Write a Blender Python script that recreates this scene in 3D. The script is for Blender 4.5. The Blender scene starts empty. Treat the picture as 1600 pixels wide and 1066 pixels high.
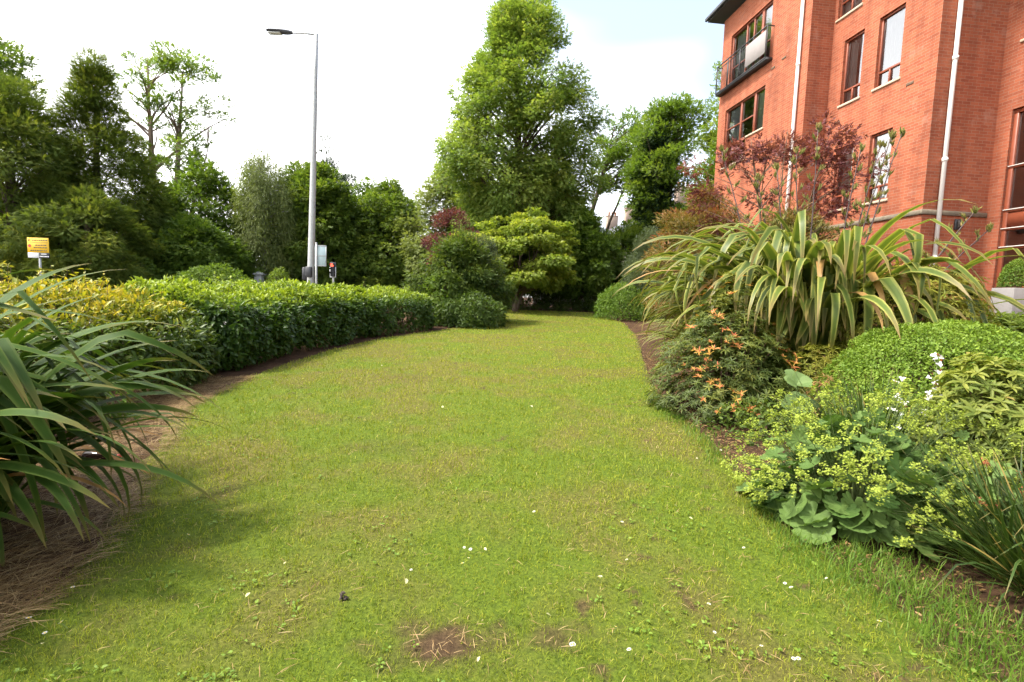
import bpy, math, random
import numpy as np

# ------------------------------------------------------------------ camera, sky, sun, exposure
scene = bpy.context.scene
EYE = 1.5
PITCH, ROLL = math.radians(5.0), math.radians(1.9)
cam_data = bpy.data.cameras.new("camera")
cam_data.lens, cam_data.sensor_width = 18.0, 36.0
cam_data.clip_start, cam_data.clip_end = 0.05, 2000
cam = bpy.data.objects.new("camera", cam_data)
scene.collection.objects.link(cam)
cam.rotation_mode = 'QUATERNION'
from mathutils import Matrix, Vector
_rot = Matrix.Rotation(math.pi/2-PITCH, 3, 'X') @ Matrix.Rotation(ROLL, 3, 'Z')
cam.rotation_quaternion = _rot.to_quaternion()
cam.location = (0, 0, EYE)
scene.camera = cam

SUN_EL, SUN_AZ = math.radians(56), math.radians(-96)     # azimuth from +Y towards +X
sund = bpy.data.lights.new("sun", 'SUN')
sund.energy, sund.angle, sund.color = 3.1, math.radians(8.0), (1.0, 0.95, 0.86)
sun = bpy.data.objects.new("sun", sund)
scene.collection.objects.link(sun)
_sd = Vector((math.sin(SUN_AZ)*math.cos(SUN_EL), math.cos(SUN_AZ)*math.cos(SUN_EL), math.sin(SUN_EL)))
sun.rotation_mode = 'QUATERNION'
sun.rotation_quaternion = _sd.to_track_quat('Z', 'Y')
sun.location = (-20, 5, 40)

world = bpy.data.worlds.new("World")
scene.world = world
world.use_nodes = True
wt = world.node_tree
wt.nodes.clear()
w_out = wt.nodes.new('ShaderNodeOutputWorld')
w_bg = wt.nodes.new('ShaderNodeBackground')
w_sky = wt.nodes.new('ShaderNodeTexSky')
w_sky.sky_type, w_sky.sun_disc = 'NISHITA', False
w_sky.sun_elevation, w_sky.sun_rotation = SUN_EL, SUN_AZ
w_sky.air_density, w_sky.dust_density, w_sky.ozone_density = 1.0, 2.0, 1.0
w_tc = wt.nodes.new('ShaderNodeTexCoord')
w_noise = wt.nodes.new('ShaderNodeTexNoise')
w_noise.inputs['Scale'].default_value = 1.1
w_noise.inputs['Detail'].default_value = 3
w_map = wt.nodes.new('ShaderNodeMapping')
w_map.inputs['Scale'].default_value = (1, 1, 2.2)
w_sep = wt.nodes.new('ShaderNodeSeparateXYZ')
w_ma = wt.nodes.new('ShaderNodeMath'); w_ma.operation = 'MULTIPLY_ADD'
w_ma.inputs[1].default_value = -0.55
w_rmp = wt.nodes.new('ShaderNodeValToRGB')
w_rmp.color_ramp.elements[0].color = (.11, .11, .11, 1)          # thin high veil everywhere
w_rmp.color_ramp.elements[0].position = 0.40
w_rmp.color_ramp.elements[1].position = 0.78
w_mix = wt.nodes.new('ShaderNodeMixRGB')
w_mix.inputs[2].default_value = (12.0, 11.9, 11.7, 1)          # bright thin cloud, same units as the sky texture
L = wt.links.new
L(w_tc.outputs['Generated'], w_map.inputs[0]); L(w_map.outputs[0], w_noise.inputs[0])
L(w_tc.outputs['Generated'], w_sep.inputs[0])
L(w_sep.outputs['X'], w_ma.inputs[0]); L(w_noise.outputs[0], w_ma.inputs[2])
L(w_ma.outputs[0], w_rmp.inputs[0]); L(w_rmp.outputs[0], w_mix.inputs[0])
L(w_sky.outputs[0], w_mix.inputs[1]); L(w_mix.outputs[0], w_bg.inputs[0])
w_bg.inputs['Strength'].default_value = 0.13
L(w_bg.outputs[0], w_out.inputs[0])

vs = scene.view_settings
vs.view_transform, vs.look, vs.gamma, vs.use_curve_mapping = 'Standard', 'None', 1.0, False
vs.exposure = 1.38
scene.render.engine = 'CYCLES'
scene.cycles.max_bounces = 6
scene.cycles.diffuse_bounces = 3
scene.cycles.glossy_bounces = 3
scene.cycles.transmission_bounces = 4
scene.cycles.transparent_max_bounces = 8
scene.cycles.caustics_reflective = False
scene.cycles.caustics_refractive = False
scene.cycles.use_adaptive_sampling = True
scene.cycles.adaptive_threshold = 0.03

# ------------------------------------------------------------------ helpers
rng = np.random.default_rng(7)
COL = scene.collection
_R = np.array(_rot)
PI = math.pi

def sstep(t):
    t = np.clip(t, 0, 1)
    return t*t*(3-2*t)

_LY = np.array([-6, 0, 2.08, 2.62, 3.28, 4.6, 5.7, 8, 10.95, 13.4, 16, 18.2, 20.8, 24, 28.6])
_LX = np.array([-2.1, -2.15, -2.22, -2.28, -2.6, -3.22, -3.8, -4.0, -3.85, -3.36, -2.2, -1.2, -.75, -1.6, -1.9])
_RY = np.array([-6, 0, 2.2, 3.1, 4.0, 5.3, 6.4, 8.5, 11, 16, 21.5, 26.6, 28.6])
_RX = np.array([2.4, 2.2, 2.05, 1.88, 1.95, 2.1, 2.05, 2.35, 2.86, 3.9, 4.7, 4.35, 4.4])
def lawn_l(y): return np.interp(y, _LY, _LX)
def lawn_r(y): return np.interp(y, _RY, _RX)
def gz(x, y):
    """height of the terrain"""
    x = np.asarray(x, float); y = np.asarray(y, float)
    b = 0.028*np.clip(y-2, 0, 28)
    bank = 0.75*sstep((x-lawn_r(y)-0.4)/5.0)*sstep((26-y)/6)
    return b+bank
def gzf(x, y): return float(gz(x, y))

def hash3(ix, iy, iz, s):
    n = (ix*374761393+iy*668265263+iz*2147483647+s*1274126177).astype(np.int64)
    n = (n ^ (n >> 13))*1274126177
    n = n ^ (n >> 16)
    return (n & 0xffff)/65535.0
def vnoise(p, scale=1.0, s=0):
    """smooth value noise 0..1 of points (n,3)"""
    p = np.asarray(p, float)/scale
    i = np.floor(p).astype(np.int64); f = p-i; f = f*f*(3-2*f)
    r = 0
    for dx in (0, 1):
        wx = f[:, 0] if dx else 1-f[:, 0]
        for dy in (0, 1):
            wy = f[:, 1] if dy else 1-f[:, 1]
            for dz in (0, 1):
                wz = f[:, 2] if dz else 1-f[:, 2]
                r = r+wx*wy*wz*hash3(i[:, 0]+dx, i[:, 1]+dy, i[:, 2]+dz, s)
    return r
def fbm(p, scale, s=0):
    return 0.55*vnoise(p, scale, s)+0.3*vnoise(p, scale*.47, s+1)+0.15*vnoise(p, scale*.21, s+2)

def unit(a):
    return a/np.maximum(np.linalg.norm(a, axis=-1, keepdims=True), 1e-9)

def mesh_obj(name, V, Fc, mat=None, parent=None, attrs=None, smooth=False, uv=None, mat_idx=None):
    """V (n,3); Fc: list of integer arrays (m,k) of tris/quads"""
    me = bpy.data.meshes.new(name)
    V = np.asarray(V, np.float32)
    Fl = [np.asarray(f, np.int32) for f in (Fc if isinstance(Fc, list) else [Fc])]
    Fl = [f for f in Fl if len(f)]
    me.vertices.add(len(V)); me.vertices.foreach_set("co", V.ravel())
    nl = sum(f.size for f in Fl); npoly = sum(len(f) for f in Fl)
    me.loops.add(nl); me.polygons.add(npoly)
    me.loops.foreach_set("vertex_index", np.concatenate([f.ravel() for f in Fl]))
    cnt = np.concatenate([np.full(len(f), f.shape[1], np.int32) for f in Fl])
    me.polygons.foreach_set("loop_start", np.concatenate([[0], np.cumsum(cnt)[:-1]]).astype(np.int32))
    if smooth:
        me.polygons.foreach_set("use_smooth", np.ones(npoly, bool))
    if attrs:
        for k, a in attrs.items():
            at = me.attributes.new(k, 'FLOAT', 'POINT')
            at.data.foreach_set("value", np.asarray(a, np.float32))
    if uv is not None:
        ul = me.uv_layers.new(name="uv")
        ul.data.foreach_set("uv", np.asarray(uv, np.float32).ravel())
    for m in (mat if isinstance(mat, (list, tuple)) else [mat]):
        if m: me.materials.append(m)
    if mat_idx is not None:
        me.polygons.foreach_set("material_index", np.asarray(mat_idx, np.int32))
    me.update(calc_edges=True)
    o = bpy.data.objects.new(name, me)
    COL.objects.link(o)
    if parent is not None: o.parent = parent
    return o

def tag(o, label=None, cat=None, group=None, kind=None):
    if label: o['label'] = label
    if cat: o['category'] = cat
    if group: o['group'] = group
    if kind: o['kind'] = kind
    return o
def thing(name, label, cat, loc=(0, 0, 0), group=None):
    o = bpy.data.objects.new(name, None)
    o.empty_display_size = .2
    COL.objects.link(o)
    o.location = loc
    return tag(o, label, cat, group)
def copy_tree(o, parent=None):
    c = o.copy(); COL.objects.link(c)
    if parent is not None: c.parent = parent
    for ch in list(o.children): copy_tree(ch, c)
    return c

class MB:
    """collects vertices and faces of one mesh"""
    def __init__(s): s.v = []; s.t = []; s.q = []; s.n = 0; s.a = []
    def add(s, V, tris=None, quads=None, tint=0.5):
        V = np.asarray(V, float).reshape(-1, 3)
        if tris is not None and len(tris): s.t.append(np.asarray(tris, int)+s.n)
        if quads is not None and len(quads): s.q.append(np.asarray(quads, int)+s.n)
        s.v.append(V); s.n += len(V)
        s.a.append(np.full(len(V), tint) if np.isscalar(tint) else np.asarray(tint))
    def box(s, c, d, u=(1, 0, 0), bev=0.0, tint=.5):
        """box centred c, size d, x axis along u (horizontal), optional chamfer"""
        ux = np.array([u[0], u[1], 0.]); ux /= np.linalg.norm(ux)
        uy = np.array([-ux[1], ux[0], 0.]); uz = np.array([0, 0, 1.])
        h = np.array(d, float)/2
        b = min(bev, h.min()*.49)
        if b <= 0:
            P = [(x, y, z) for x in (-1, 1) for y in (-1, 1) for z in (-1, 1)]
            Q = [(0, 1, 3, 2), (4, 6, 7, 5), (0, 4, 5, 1), (2, 3, 7, 6), (0, 2, 6, 4), (1, 5, 7, 3)]
            P = np.array(P)*h
            T = None
        else:
            P = []; 
            for x in (-1, 1):
                for y in (-1, 1):
                    for z in (-1, 1):
                        e = np.array([x, y, z])
                        for k in range(3):
                            p = e*(h-b); p[k] = e[k]*h[k]; P.append(p)
            P = np.array(P)
            ix = lambda x, y, z, k: ((x*2+y)*2+z)*3+k
            Q = []; T = []
            for k in range(3):
                a_, b_ = [(1, 2), (2, 0), (0, 1)][k]
                for sgn in (0, 1):
                    cs = []
                    for (i, j) in ((0, 0), (1, 0), (1, 1), (0, 1)):
                        e = [0, 0, 0]; e[k] = sgn; e[a_] = i; e[b_] = j
                        cs.append(ix(*e, k))
                    Q.append(cs if sgn else cs[::-1])
                for i in (0, 1):
                    for j in (0, 1):
                        e0 = [0, 0, 0]; e0[a_] = i; e0[b_] = j
                        e1 = list(e0); e1[k] = 1
                        cs = [ix(*e0, a_), ix(*e1, a_), ix(*e1, b_), ix(*e0, b_)]
                        Q.append(cs if (i ^ j) else cs[::-1])
            for x in (0, 1):
                for y in (0, 1):
                    for z in (0, 1):
                        cs = [ix(x, y, z, 0), ix(x, y, z, 1), ix(x, y, z, 2)]
                        T.append(cs if (x+y+z) % 2 else cs[::-1])
        W = np.array(c, float)+P[:, :1]*ux+P[:, 1:2]*uy+P[:, 2:3]*uz
        s.add(W, T, Q, tint)
    def tube(s, pts, rad, n=6, cap=True, tint=.5):
        pts = np.asarray(pts, float); m = len(pts)
        rad = np.full(m, rad) if np.isscalar(rad) else np.asarray(rad)
        T = unit(np.gradient(pts, axis=0))
        ref = np.array([0.31, 0.95, 0.05]) if abs(T[0, 2]) > .8 else np.array([0, 0, 1.])
        S = unit(np.cross(T, ref)); B = np.cross(T, S)
        a = np.arange(n)*2*PI/n
        V = pts[:, None]+rad[:, None, None]*(np.cos(a)[None, :, None]*S[:, None]+np.sin(a)[None, :, None]*B[:, None])
        i = np.arange(m-1)[:, None]*n; j = np.arange(n)[None]; k = (j+1) % n
        Q = np.stack([i+j, i+k, i+n+k, i+n+j], -1).reshape(-1, 4)
        V = V.reshape(-1, 3); Tr = []
        if cap:
            V = np.vstack([V, pts[0], pts[-1]])
            for q in range(n):
                Tr.append((m*n, (q+1) % n, q)); Tr.append((m*n+1, (m-1)*n+q, (m-1)*n+(q+1) % n))
        s.add(V, Tr, Q, tint)
    def lathe(s, c, prof, n=16, tint=.5):
        """profile list of (r,z) turned about the vertical through c"""
        prof = np.asarray(prof, float); m = len(prof)
        a = np.arange(n)*2*PI/n
        V = np.stack([prof[:, :1]*np.cos(a), prof[:, :1]*np.sin(a), np.repeat(prof[:, 1:2], n, 1)], -1).reshape(-1, 3)+np.array(c)
        i = np.arange(m-1)[:, None]*n; j = np.arange(n)[None]; k = (j+1) % n
        s.add(V, None, np.stack([i+j, i+k, i+n+k, i+n+j], -1).reshape(-1, 4), tint)
    def build(s, name, mat=None, parent=None, smooth=False, off=(0, 0, 0)):
        V = np.vstack(s.v)-np.array(off)
        Fc = []
        if s.t: Fc.append(np.vstack(s.t))
        if s.q: Fc.append(np.vstack(s.q))
        return mesh_obj(name, V, Fc, mat, parent, {'tint': np.concatenate(s.a)}, smooth)

# leaf templates: (u along, v across, w along the normal), triangles
T_RHOMB = (np.array([(0, 0, 0), (.42, .5, .10), (1, 0, -.06), (.42, -.5, .10)]), np.array([(0, 1, 2), (0, 2, 3)]))
T_LEAF = (np.array([(0, 0, 0), (.28, .42, .07), (.68, .36, .03), (1, 0, -.16), (.68, -.36, .03), (.28, -.42, .07), (.28, 0, -.01), (.68, 0, -.04)]),
          np.array([(0, 1, 6), (0, 6, 5), (1, 2, 7), (1, 7, 6), (6, 7, 4), (6, 4, 5), (2, 3, 7), (7, 3, 4)]))
T_STRAND = (np.array([(0, .3, 0), (0, -.3, 0), (.5, .5, .05), (.5, -.5, .05), (1, 0, -.02)]), np.array([(0, 1, 3), (0, 3, 2), (2, 3, 4)]))
# a small twig carrying five leaflets: cheap foliage for distant crowns
def _sprig(n=5):
    V = []; Fc = []
    r = np.random.default_rng(3)
    for k in range(n):
        a = (-1 if k % 2 else 1)*(0.5+.5*r.random()) if k < n-1 else 0
        u0 = .12+.62*k/(n-1); l = .42+.1*r.random()
        d = np.array([math.cos(a), math.sin(a), r.uniform(-.25, .1)]); sd = np.array([-math.sin(a), math.cos(a), r.uniform(-.4, .4)])
        b = len(V); p = np.array([u0, 0, 0])
        V += [p, p+d*l*.45+sd*l*.27, p+d*l, p+d*l*.45-sd*l*.27]
        Fc += [(b, b+1, b+2), (b, b+2, b+3)]
    return np.array(V), np.array(Fc)
T_SPRIG = _sprig()
def _spray():
    """flat feathery conifer spray"""
    V = []; Fc = []
    r = np.random.default_rng(5)
    for k in range(7):
        a = (-1 if k % 2 else 1)*.6 if k < 6 else 0
        u0 = .02+.55*k/6; l = .45
        d = np.array([math.cos(a), math.sin(a), -.12]); sd = np.array([-math.sin(a), math.cos(a), r.uniform(-.3, .3)])
        b = len(V); p = np.array([u0, 0, 0])
        V += [p-sd*.03, p+sd*.03, p+d*l*.6+sd*.07, p+d*l]
        Fc += [(b, b+1, b+2), (b, b+2, b+3)]
    return np.array(V), np.array(Fc)
T_SPRAY = _spray()

def leaf_mesh(P, D, N, ln, wd, tmpl):
    """returns V, F and per-vertex leaf index"""
    TV, TF = tmpl
    D = unit(D); S = unit(np.cross(N, D)); N2 = np.cross(D, S)
    ln = np.broadcast_to(np.asarray(ln, float), (len(P),)); wd = np.broadcast_to(np.asarray(wd, float), (len(P),))
    V = (P[:, None]+TV[None, :, 0:1]*ln[:, None, None]*D[:, None]
         + TV[None, :, 1:2]*wd[:, None, None]*S[:, None]+TV[None, :, 2:3]*ln[:, None, None]*N2[:, None])
    k = len(TV)
    Fc = (TF[None]+(np.arange(len(P))*k)[:, None, None]).reshape(-1, 3)
    return V.reshape(-1, 3), Fc, np.repeat(np.arange(len(P)), k)

class Leaves:
    def __init__(s): s.V = []; s.F = []; s.T = []; s.n = 0
    def add(s, P, D, N, ln, wd, tmpl, tint):
        if len(P) == 0: return
        V, Fc, ix = leaf_mesh(np.asarray(P, float), D, N, ln, wd, tmpl)
        s.V.append(V); s.F.append(Fc+s.n); s.n += len(V)
        s.T.append(np.broadcast_to(np.asarray(tint, float), (len(P),))[ix])
    def build(s, name, mat, parent, off=(0, 0, 0)):
        return mesh_obj(name, np.vstack(s.V)-np.array(off), np.vstack(s.F), mat, parent, {'tint': np.concatenate(s.T)})

# ------------------------------------------------------------------ materials
def new_mat(name):
    m = bpy.data.materials.new(name); m.use_nodes = True
    return m, m.node_tree, m.node_tree.nodes['Principled BSDF']
def c4(c): return (c[0], c[1], c[2], 1)
def ramp(nt, stops):
    r = nt.nodes.new('ShaderNodeValToRGB'); e = r.color_ramp.elements
    while len(e) < len(stops): e.new(.5)
    for i, (p, c) in enumerate(stops): e[i].position = p; e[i].color = c4(c)
    return r
def plain(name, col, rough=.6, metal=0., spec=.5, var=.12, scale=6., bump=0.):
    """paint, metal or stone with gentle wear in colour and gloss"""
    m, nt, b = new_mat(name)
    tc = nt.nodes.new('ShaderNodeTexCoord'); n = nt.nodes.new('ShaderNodeTexNoise')
    n.inputs['Scale'].default_value = scale; n.inputs['Detail'].default_value = 8; n.inputs['Roughness'].default_value = .65
    nt.links.new(tc.outputs['Object'], n.inputs[0])
    r = ramp(nt, [(.25, [x*(1-var) for x in col]), (.75, [min(1, x*(1+var)) for x in col])])
    nt.links.new(n.outputs[0], r.inputs[0]); nt.links.new(r.outputs[0], b.inputs['Base Color'])
    b.inputs['Roughness'].default_value = rough; b.inputs['Metallic'].default_value = metal
    b.inputs['Specular IOR Level'].default_value = spec
    if bump:
        bp = nt.nodes.new('ShaderNodeBump'); bp.inputs['Strength'].default_value = bump; bp.inputs['Distance'].default_value = .01
        nt.links.new(n.outputs[0], bp.inputs['Height']); nt.links.new(bp.outputs[0], b.inputs['Normal'])
    return m
def foliage(name, stops, rough=.5, spec=.22, trans=.3, tcol=1.5):
    """leaf: colour from the leaf's own tint, glossy top, light shining through"""
    m, nt, b = new_mat(name)
    at = nt.nodes.new('ShaderNodeAttribute'); at.attribute_name = 'tint'
    r = ramp(nt, stops)
    nt.links.new(at.outputs['Fac'], r.inputs[0])
    nt.links.new(r.outputs[0], b.inputs['Base Color'])
    b.inputs['Roughness'].default_value = rough; b.inputs['Specular IOR Level'].default_value = spec
    tr = nt.nodes.new('ShaderNodeBsdfTranslucent')
    mx = nt.nodes.new('ShaderNodeMixRGB'); mx.blend_type = 'MULTIPLY'; mx.inputs[0].default_value = 1
    mx.inputs[2].default_value = (tcol*1.05, tcol*1.1, tcol*.5, 1)
    nt.links.new(r.outputs[0], mx.inputs[1]); nt.links.new(mx.outputs[0], tr.inputs[0])
    ms = nt.nodes.new('ShaderNodeMixShader'); ms.inputs[0].default_value = trans
    out = nt.nodes['Material Output']
    nt.links.new(b.outputs[0], ms.inputs[1]); nt.links.new(tr.outputs[0], ms.inputs[2]); nt.links.new(ms.outputs[0], out.inputs[0])
    return m
def strap_mat(name, centre, edge, tip, rough=.4, trans=.2, lo=.55, hi=.8, dead=(.35, .2, .07), spec=.25):
    """sword leaf: striped along its length, margin and tip of another colour; tint above .9 is a dead leaf"""
    m, nt, b = new_mat(name)
    N = nt.nodes.new; Lk = nt.links.new
    ac = N('ShaderNodeAttribute'); ac.attribute_name = 'across'
    al = N('ShaderNodeAttribute'); al.attribute_name = 'along'
    ti = N('ShaderNodeAttribute'); ti.attribute_name = 'tint'
    ab = N('ShaderNodeMath'); ab.operation = 'ABSOLUTE'; Lk(ac.outputs['Fac'], ab.inputs[0])
    # stripes
    cx = N('ShaderNodeCombineXYZ')
    mu = N('ShaderNodeMath'); mu.operation = 'MULTIPLY'; mu.inputs[1].default_value = 9; Lk(ac.outputs['Fac'], mu.inputs[0])
    mt = N('ShaderNodeMath'); mt.operation = 'MULTIPLY'; mt.inputs[1].default_value = 37; Lk(ti.outputs['Fac'], mt.inputs[0])
    Lk(mu.outputs[0], cx.inputs[0]); Lk(mt.outputs[0], cx.inputs[1]); Lk(al.outputs['Fac'], cx.inputs[2])
    no = N('ShaderNodeTexNoise'); no.inputs['Scale'].default_value = 1.0; no.inputs['Detail'].default_value = 3; Lk(cx.outputs[0], no.inputs[0])
    sm = N('ShaderNodeMath'); sm.operation = 'MULTIPLY_ADD'; sm.inputs[1].default_value = .55; Lk(no.outputs[0], sm.inputs[0])
    sub = N('ShaderNodeMath'); sub.operation = 'SUBTRACT'; sub.inputs[1].default_value = .275
    Lk(ab.outputs[0], sm.inputs[2]); Lk(sm.outputs[0], sub.inputs[0])
    r = ramp(nt, [(lo, centre), (hi, edge)]); Lk(sub.outputs[0], r.inputs[0])
    # per-leaf value
    r2 = ramp(nt, [(0, (.75, .78, .75)), (.88, (1.18, 1.15, 1.05))]); Lk(ti.outputs['Fac'], r2.inputs[0])
    m1 = N('ShaderNodeMixRGB'); m1.blend_type = 'MULTIPLY'; m1.inputs[0].default_value = 1; Lk(r.outputs[0], m1.inputs[1]); Lk(r2.outputs[0], m1.inputs[2])
    rt = ramp(nt, [(.86, (0, 0, 0)), (1, (1, 1, 1))]); Lk(al.outputs['Fac'], rt.inputs[0])
    m2 = N('ShaderNodeMixRGB'); m2.inputs[2].default_value = c4(tip); Lk(rt.outputs[0], m2.inputs[0]); Lk(m1.outputs[0], m2.inputs[1])
    rd = ramp(nt, [(.90, (0, 0, 0)), (.94, (1, 1, 1))]); Lk(ti.outputs['Fac'], rd.inputs[0])
    m3 = N('ShaderNodeMixRGB'); m3.inputs[2].default_value = c4(dead); Lk(rd.outputs[0], m3.inputs[0]); Lk(m2.outputs[0], m3.inputs[1])
    Lk(m3.outputs[0], b.inputs['Base Color'])
    b.inputs['Roughness'].default_value = rough; b.inputs['Specular IOR Level'].default_value = spec
    bp = N('ShaderNodeBump'); bp.inputs['Strength'].default_value = .25; bp.inputs['Distance'].default_value = .004
    Lk(no.outputs[0], bp.inputs['Height']); Lk(bp.outputs[0], b.inputs['Normal'])
    tr = N('ShaderNodeBsdfTranslucent'); mxx = N('ShaderNodeMixRGB'); mxx.blend_type = 'MULTIPLY'; mxx.inputs[0].default_value = 1
    mxx.inputs[2].default_value = (1.5, 1.6, .7, 1); Lk(m3.outputs[0], mxx.inputs[1]); Lk(mxx.outputs[0], tr.inputs[0])
    ms = N('ShaderNodeMixShader'); ms.inputs[0].default_value = trans
    Lk(b.outputs[0], ms.inputs[1]); Lk(tr.outputs[0], ms.inputs[2]); Lk(ms.outputs[0], nt.nodes['Material Output'].inputs[0])
    return m
def earth(name, stops, scale, bump=.6):
    m, nt, b = new_mat(name)
    tc = nt.nodes.new('ShaderNodeTexCoord')
    n = nt.nodes.new('ShaderNodeTexNoise'); n.inputs['Scale'].default_value = scale; n.inputs['Detail'].default_value = 10; n.inputs['Roughness'].default_value = .7
    n2 = nt.nodes.new('ShaderNodeTexNoise'); n2.inputs['Scale'].default_value = scale*.12; n2.inputs['Detail'].default_value = 4
    ad = nt.nodes.new('ShaderNodeMath'); ad.operation = 'MULTIPLY_ADD'; ad.inputs[1].default_value = .6
    sb = nt.nodes.new('ShaderNodeMath'); sb.operation = 'SUBTRACT'; sb.inputs[1].default_value = .3
    nt.links.new(tc.outputs['Object'], n.inputs[0]); nt.links.new(tc.outputs['Object'], n2.inputs[0])
    nt.links.new(n2.outputs[0], ad.inputs[0]); nt.links.new(n.outputs[0], ad.inputs[2]); nt.links.new(ad.outputs[0], sb.inputs[0])
    r = ramp(nt, stops); nt.links.new(sb.outputs[0], r.inputs[0]); nt.links.new(r.outputs[0], b.inputs['Base Color'])
    b.inputs['Roughness'].default_value = .95; b.inputs['Specular IOR Level'].default_value = .1
    bp = nt.nodes.new('ShaderNodeBump'); bp.inputs['Strength'].default_value = bump; bp.inputs['Distance'].default_value = .03
    nt.links.new(n.outputs[0], bp.inputs['Height']); nt.links.new(bp.outputs[0], b.inputs['Normal'])
    return m
def brick(name):
    m, nt, b = new_mat(name)
    N = nt.nodes.new; Lk = nt.links.new
    uv = N('ShaderNodeUVMap'); uv.uv_map = 'uv'
    br = N('ShaderNodeTexBrick')
    br.inputs['Scale'].default_value = 1; br.inputs['Brick Width'].default_value = .225; br.inputs['Row Height'].default_value = .075
    br.inputs['Mortar Size'].default_value = .006; br.inputs['Mortar Smooth'].default_value = .3; br.inputs['Bias'].default_value = -.1
    br.inputs['Color1'].default_value = (.38, .115, .058, 1); br.inputs['Color2'].default_value = (.275, .076, .040, 1); br.inputs['Mortar'].default_value = (.33, .185, .125, 1)
    Lk(uv.outputs[0], br.inputs[0])
    tc = N('ShaderNodeTexCoord'); n = N('ShaderNodeTexNoise'); n.inputs['Scale'].default_value = .55; n.inputs['Detail'].default_value = 7
    Lk(tc.outputs['Object'], n.inputs[0])
    mp = N('ShaderNodeMapping'); mp.inputs['Scale'].default_value = (2.2, 2.2, .22); n3 = N('ShaderNodeTexNoise'); n3.inputs['Scale'].default_value = 1.3; n3.inputs['Detail'].default_value = 6
    Lk(tc.outputs['Object'], mp.inputs[0]); Lk(mp.outputs[0], n3.inputs[0]); av = N('ShaderNodeMath'); av.operation = 'MULTIPLY_ADD'; av.inputs[1].default_value = .6
    hf = N('ShaderNodeMath'); hf.operation = 'MULTIPLY'; hf.inputs[1].default_value = .4; Lk(n.outputs[0], hf.inputs[0]); Lk(n3.outputs[0], av.inputs[0]); Lk(hf.outputs[0], av.inputs[2])
    r = ramp(nt, [(.34, (.66, .64, .64)), (.5, (.96, .95, .94)), (.68, (1.14, 1.12, 1.1))]); Lk(av.outputs[0], r.inputs[0])
    mx = N('ShaderNodeMixRGB'); mx.blend_type = 'MULTIPLY'; mx.inputs[0].default_value = 1; Lk(br.outputs[0], mx.inputs[1]); Lk(r.outputs[0], mx.inputs[2])
    # lime bloom washed out of the joints here and there
    n2 = N('ShaderNodeTexNoise'); n2.inputs['Scale'].default_value = 1.6; n2.inputs['Detail'].default_value = 9; n2.inputs['Roughness'].default_value = .7
    Lk(tc.outputs['Object'], n2.inputs[0])
    r2 = ramp(nt, [(.58, (0, 0, 0)), (.78, (.38, .38, .38))]); Lk(n2.outputs[0], r2.inputs[0])
    m2 = N('ShaderNodeMixRGB'); m2.inputs[2].default_value = (.52, .36, .28, 1); Lk(r2.outputs[0], m2.inputs[0]); Lk(mx.outputs[0], m2.inputs[1])
    Lk(m2.outputs[0], b.inputs['Base Color'])
    b.inputs['Roughness'].default_value = .9; b.inputs['Specular IOR Level'].default_value = .2
    bp = N('ShaderNodeBump'); bp.inputs['Strength'].default_value = .5; bp.inputs['Distance'].default_value = .008; bp.invert = True
    Lk(br.outputs['Fac'], bp.inputs['Height']); Lk(bp.outputs[0], b.inputs['Normal'])
    return m
def glass(name, tint=(.55, .6, .6), ior=1.9):
    m, nt, b = new_mat(name)
    N = nt.nodes.new; Lk = nt.links.new
    tr = N('ShaderNodeBsdfTransparent'); tr.inputs[0].default_value = c4(tint)
    gl = N('ShaderNodeBsdfGlossy'); gl.inputs['Roughness'].default_value = .015; gl.inputs[0].default_value = (1, 1, 1, 1)
    fr = N('ShaderNodeFresnel'); fr.inputs[0].default_value = ior
    tc = N('ShaderNodeTexCoord'); n = N('ShaderNodeTexNoise'); n.inputs['Scale'].default_value = .9
    bp = N('ShaderNodeBump'); bp.inputs['Strength'].default_value = .06; bp.inputs['Distance'].default_value = .08
    Lk(tc.outputs['Object'], n.inputs[0]); Lk(n.outputs[0], bp.inputs['Height']); Lk(bp.outputs[0], gl.inputs['Normal'])
    ms = N('ShaderNodeMixShader'); Lk(fr.outputs[0], ms.inputs[0]); Lk(tr.outputs[0], ms.inputs[1]); Lk(gl.outputs[0], ms.inputs[2])
    Lk(ms.outputs[0], nt.nodes['Material Output'].inputs[0])
    return m
def emitter(name, col, s):
    m, nt, b = new_mat(name)
    b.inputs['Base Color'].default_value = c4(col); b.inputs['Emission Color'].default_value = c4(col); b.inputs['Emission Strength'].default_value = s
    return m

M = {}
M['bark'] = plain('bark', (.10, .075, .055), .95, var=.4, scale=9, bump=.8, spec=.1)
M['bark_pale'] = plain('pale_bark', (.24, .17, .13), .9, var=.3, scale=7, bump=.6, spec=.15)
M['birch_bark'] = plain('birch_bark', (.5, .48, .44), .85, var=.4, scale=5, bump=.3, spec=.2)
M['stem'] = plain('green_stem', (.12, .16, .05), .7, var=.25, spec=.3)
M['stem_brown'] = plain('brown_stem', (.14, .09, .06), .85, var=.3, spec=.15)
M['lime'] = foliage('lime_leaf', [(0, (.085, .145, .026)), (.5, (.18, .24, .044)), (1, (.34, .36, .075))], trans=.44)
M['oak'] = foliage('dark_broad_leaf', [(0, (.05, .088, .015)), (.5, (.10, .15, .022)), (1, (.20, .24, .036))], trans=.42)
M['ash'] = foliage('fresh_broad_leaf', [(0, (.065, .115, .017)), (.5, (.12, .18, .025)), (1, (.21, .26, .04))], trans=.42)
M['birch'] = foliage('birch_leaf', [(0, (.10, .125, .036)), (.5, (.165, .20, .055)), (1, (.25, .275, .075))], trans=.38)
M['conifer'] = foliage('conifer_leaf', [(0, (.055, .085, .016)), (.5, (.11, .145, .024)), (1, (.22, .225, .036))], trans=.36, rough=.75, spec=.1)
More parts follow.
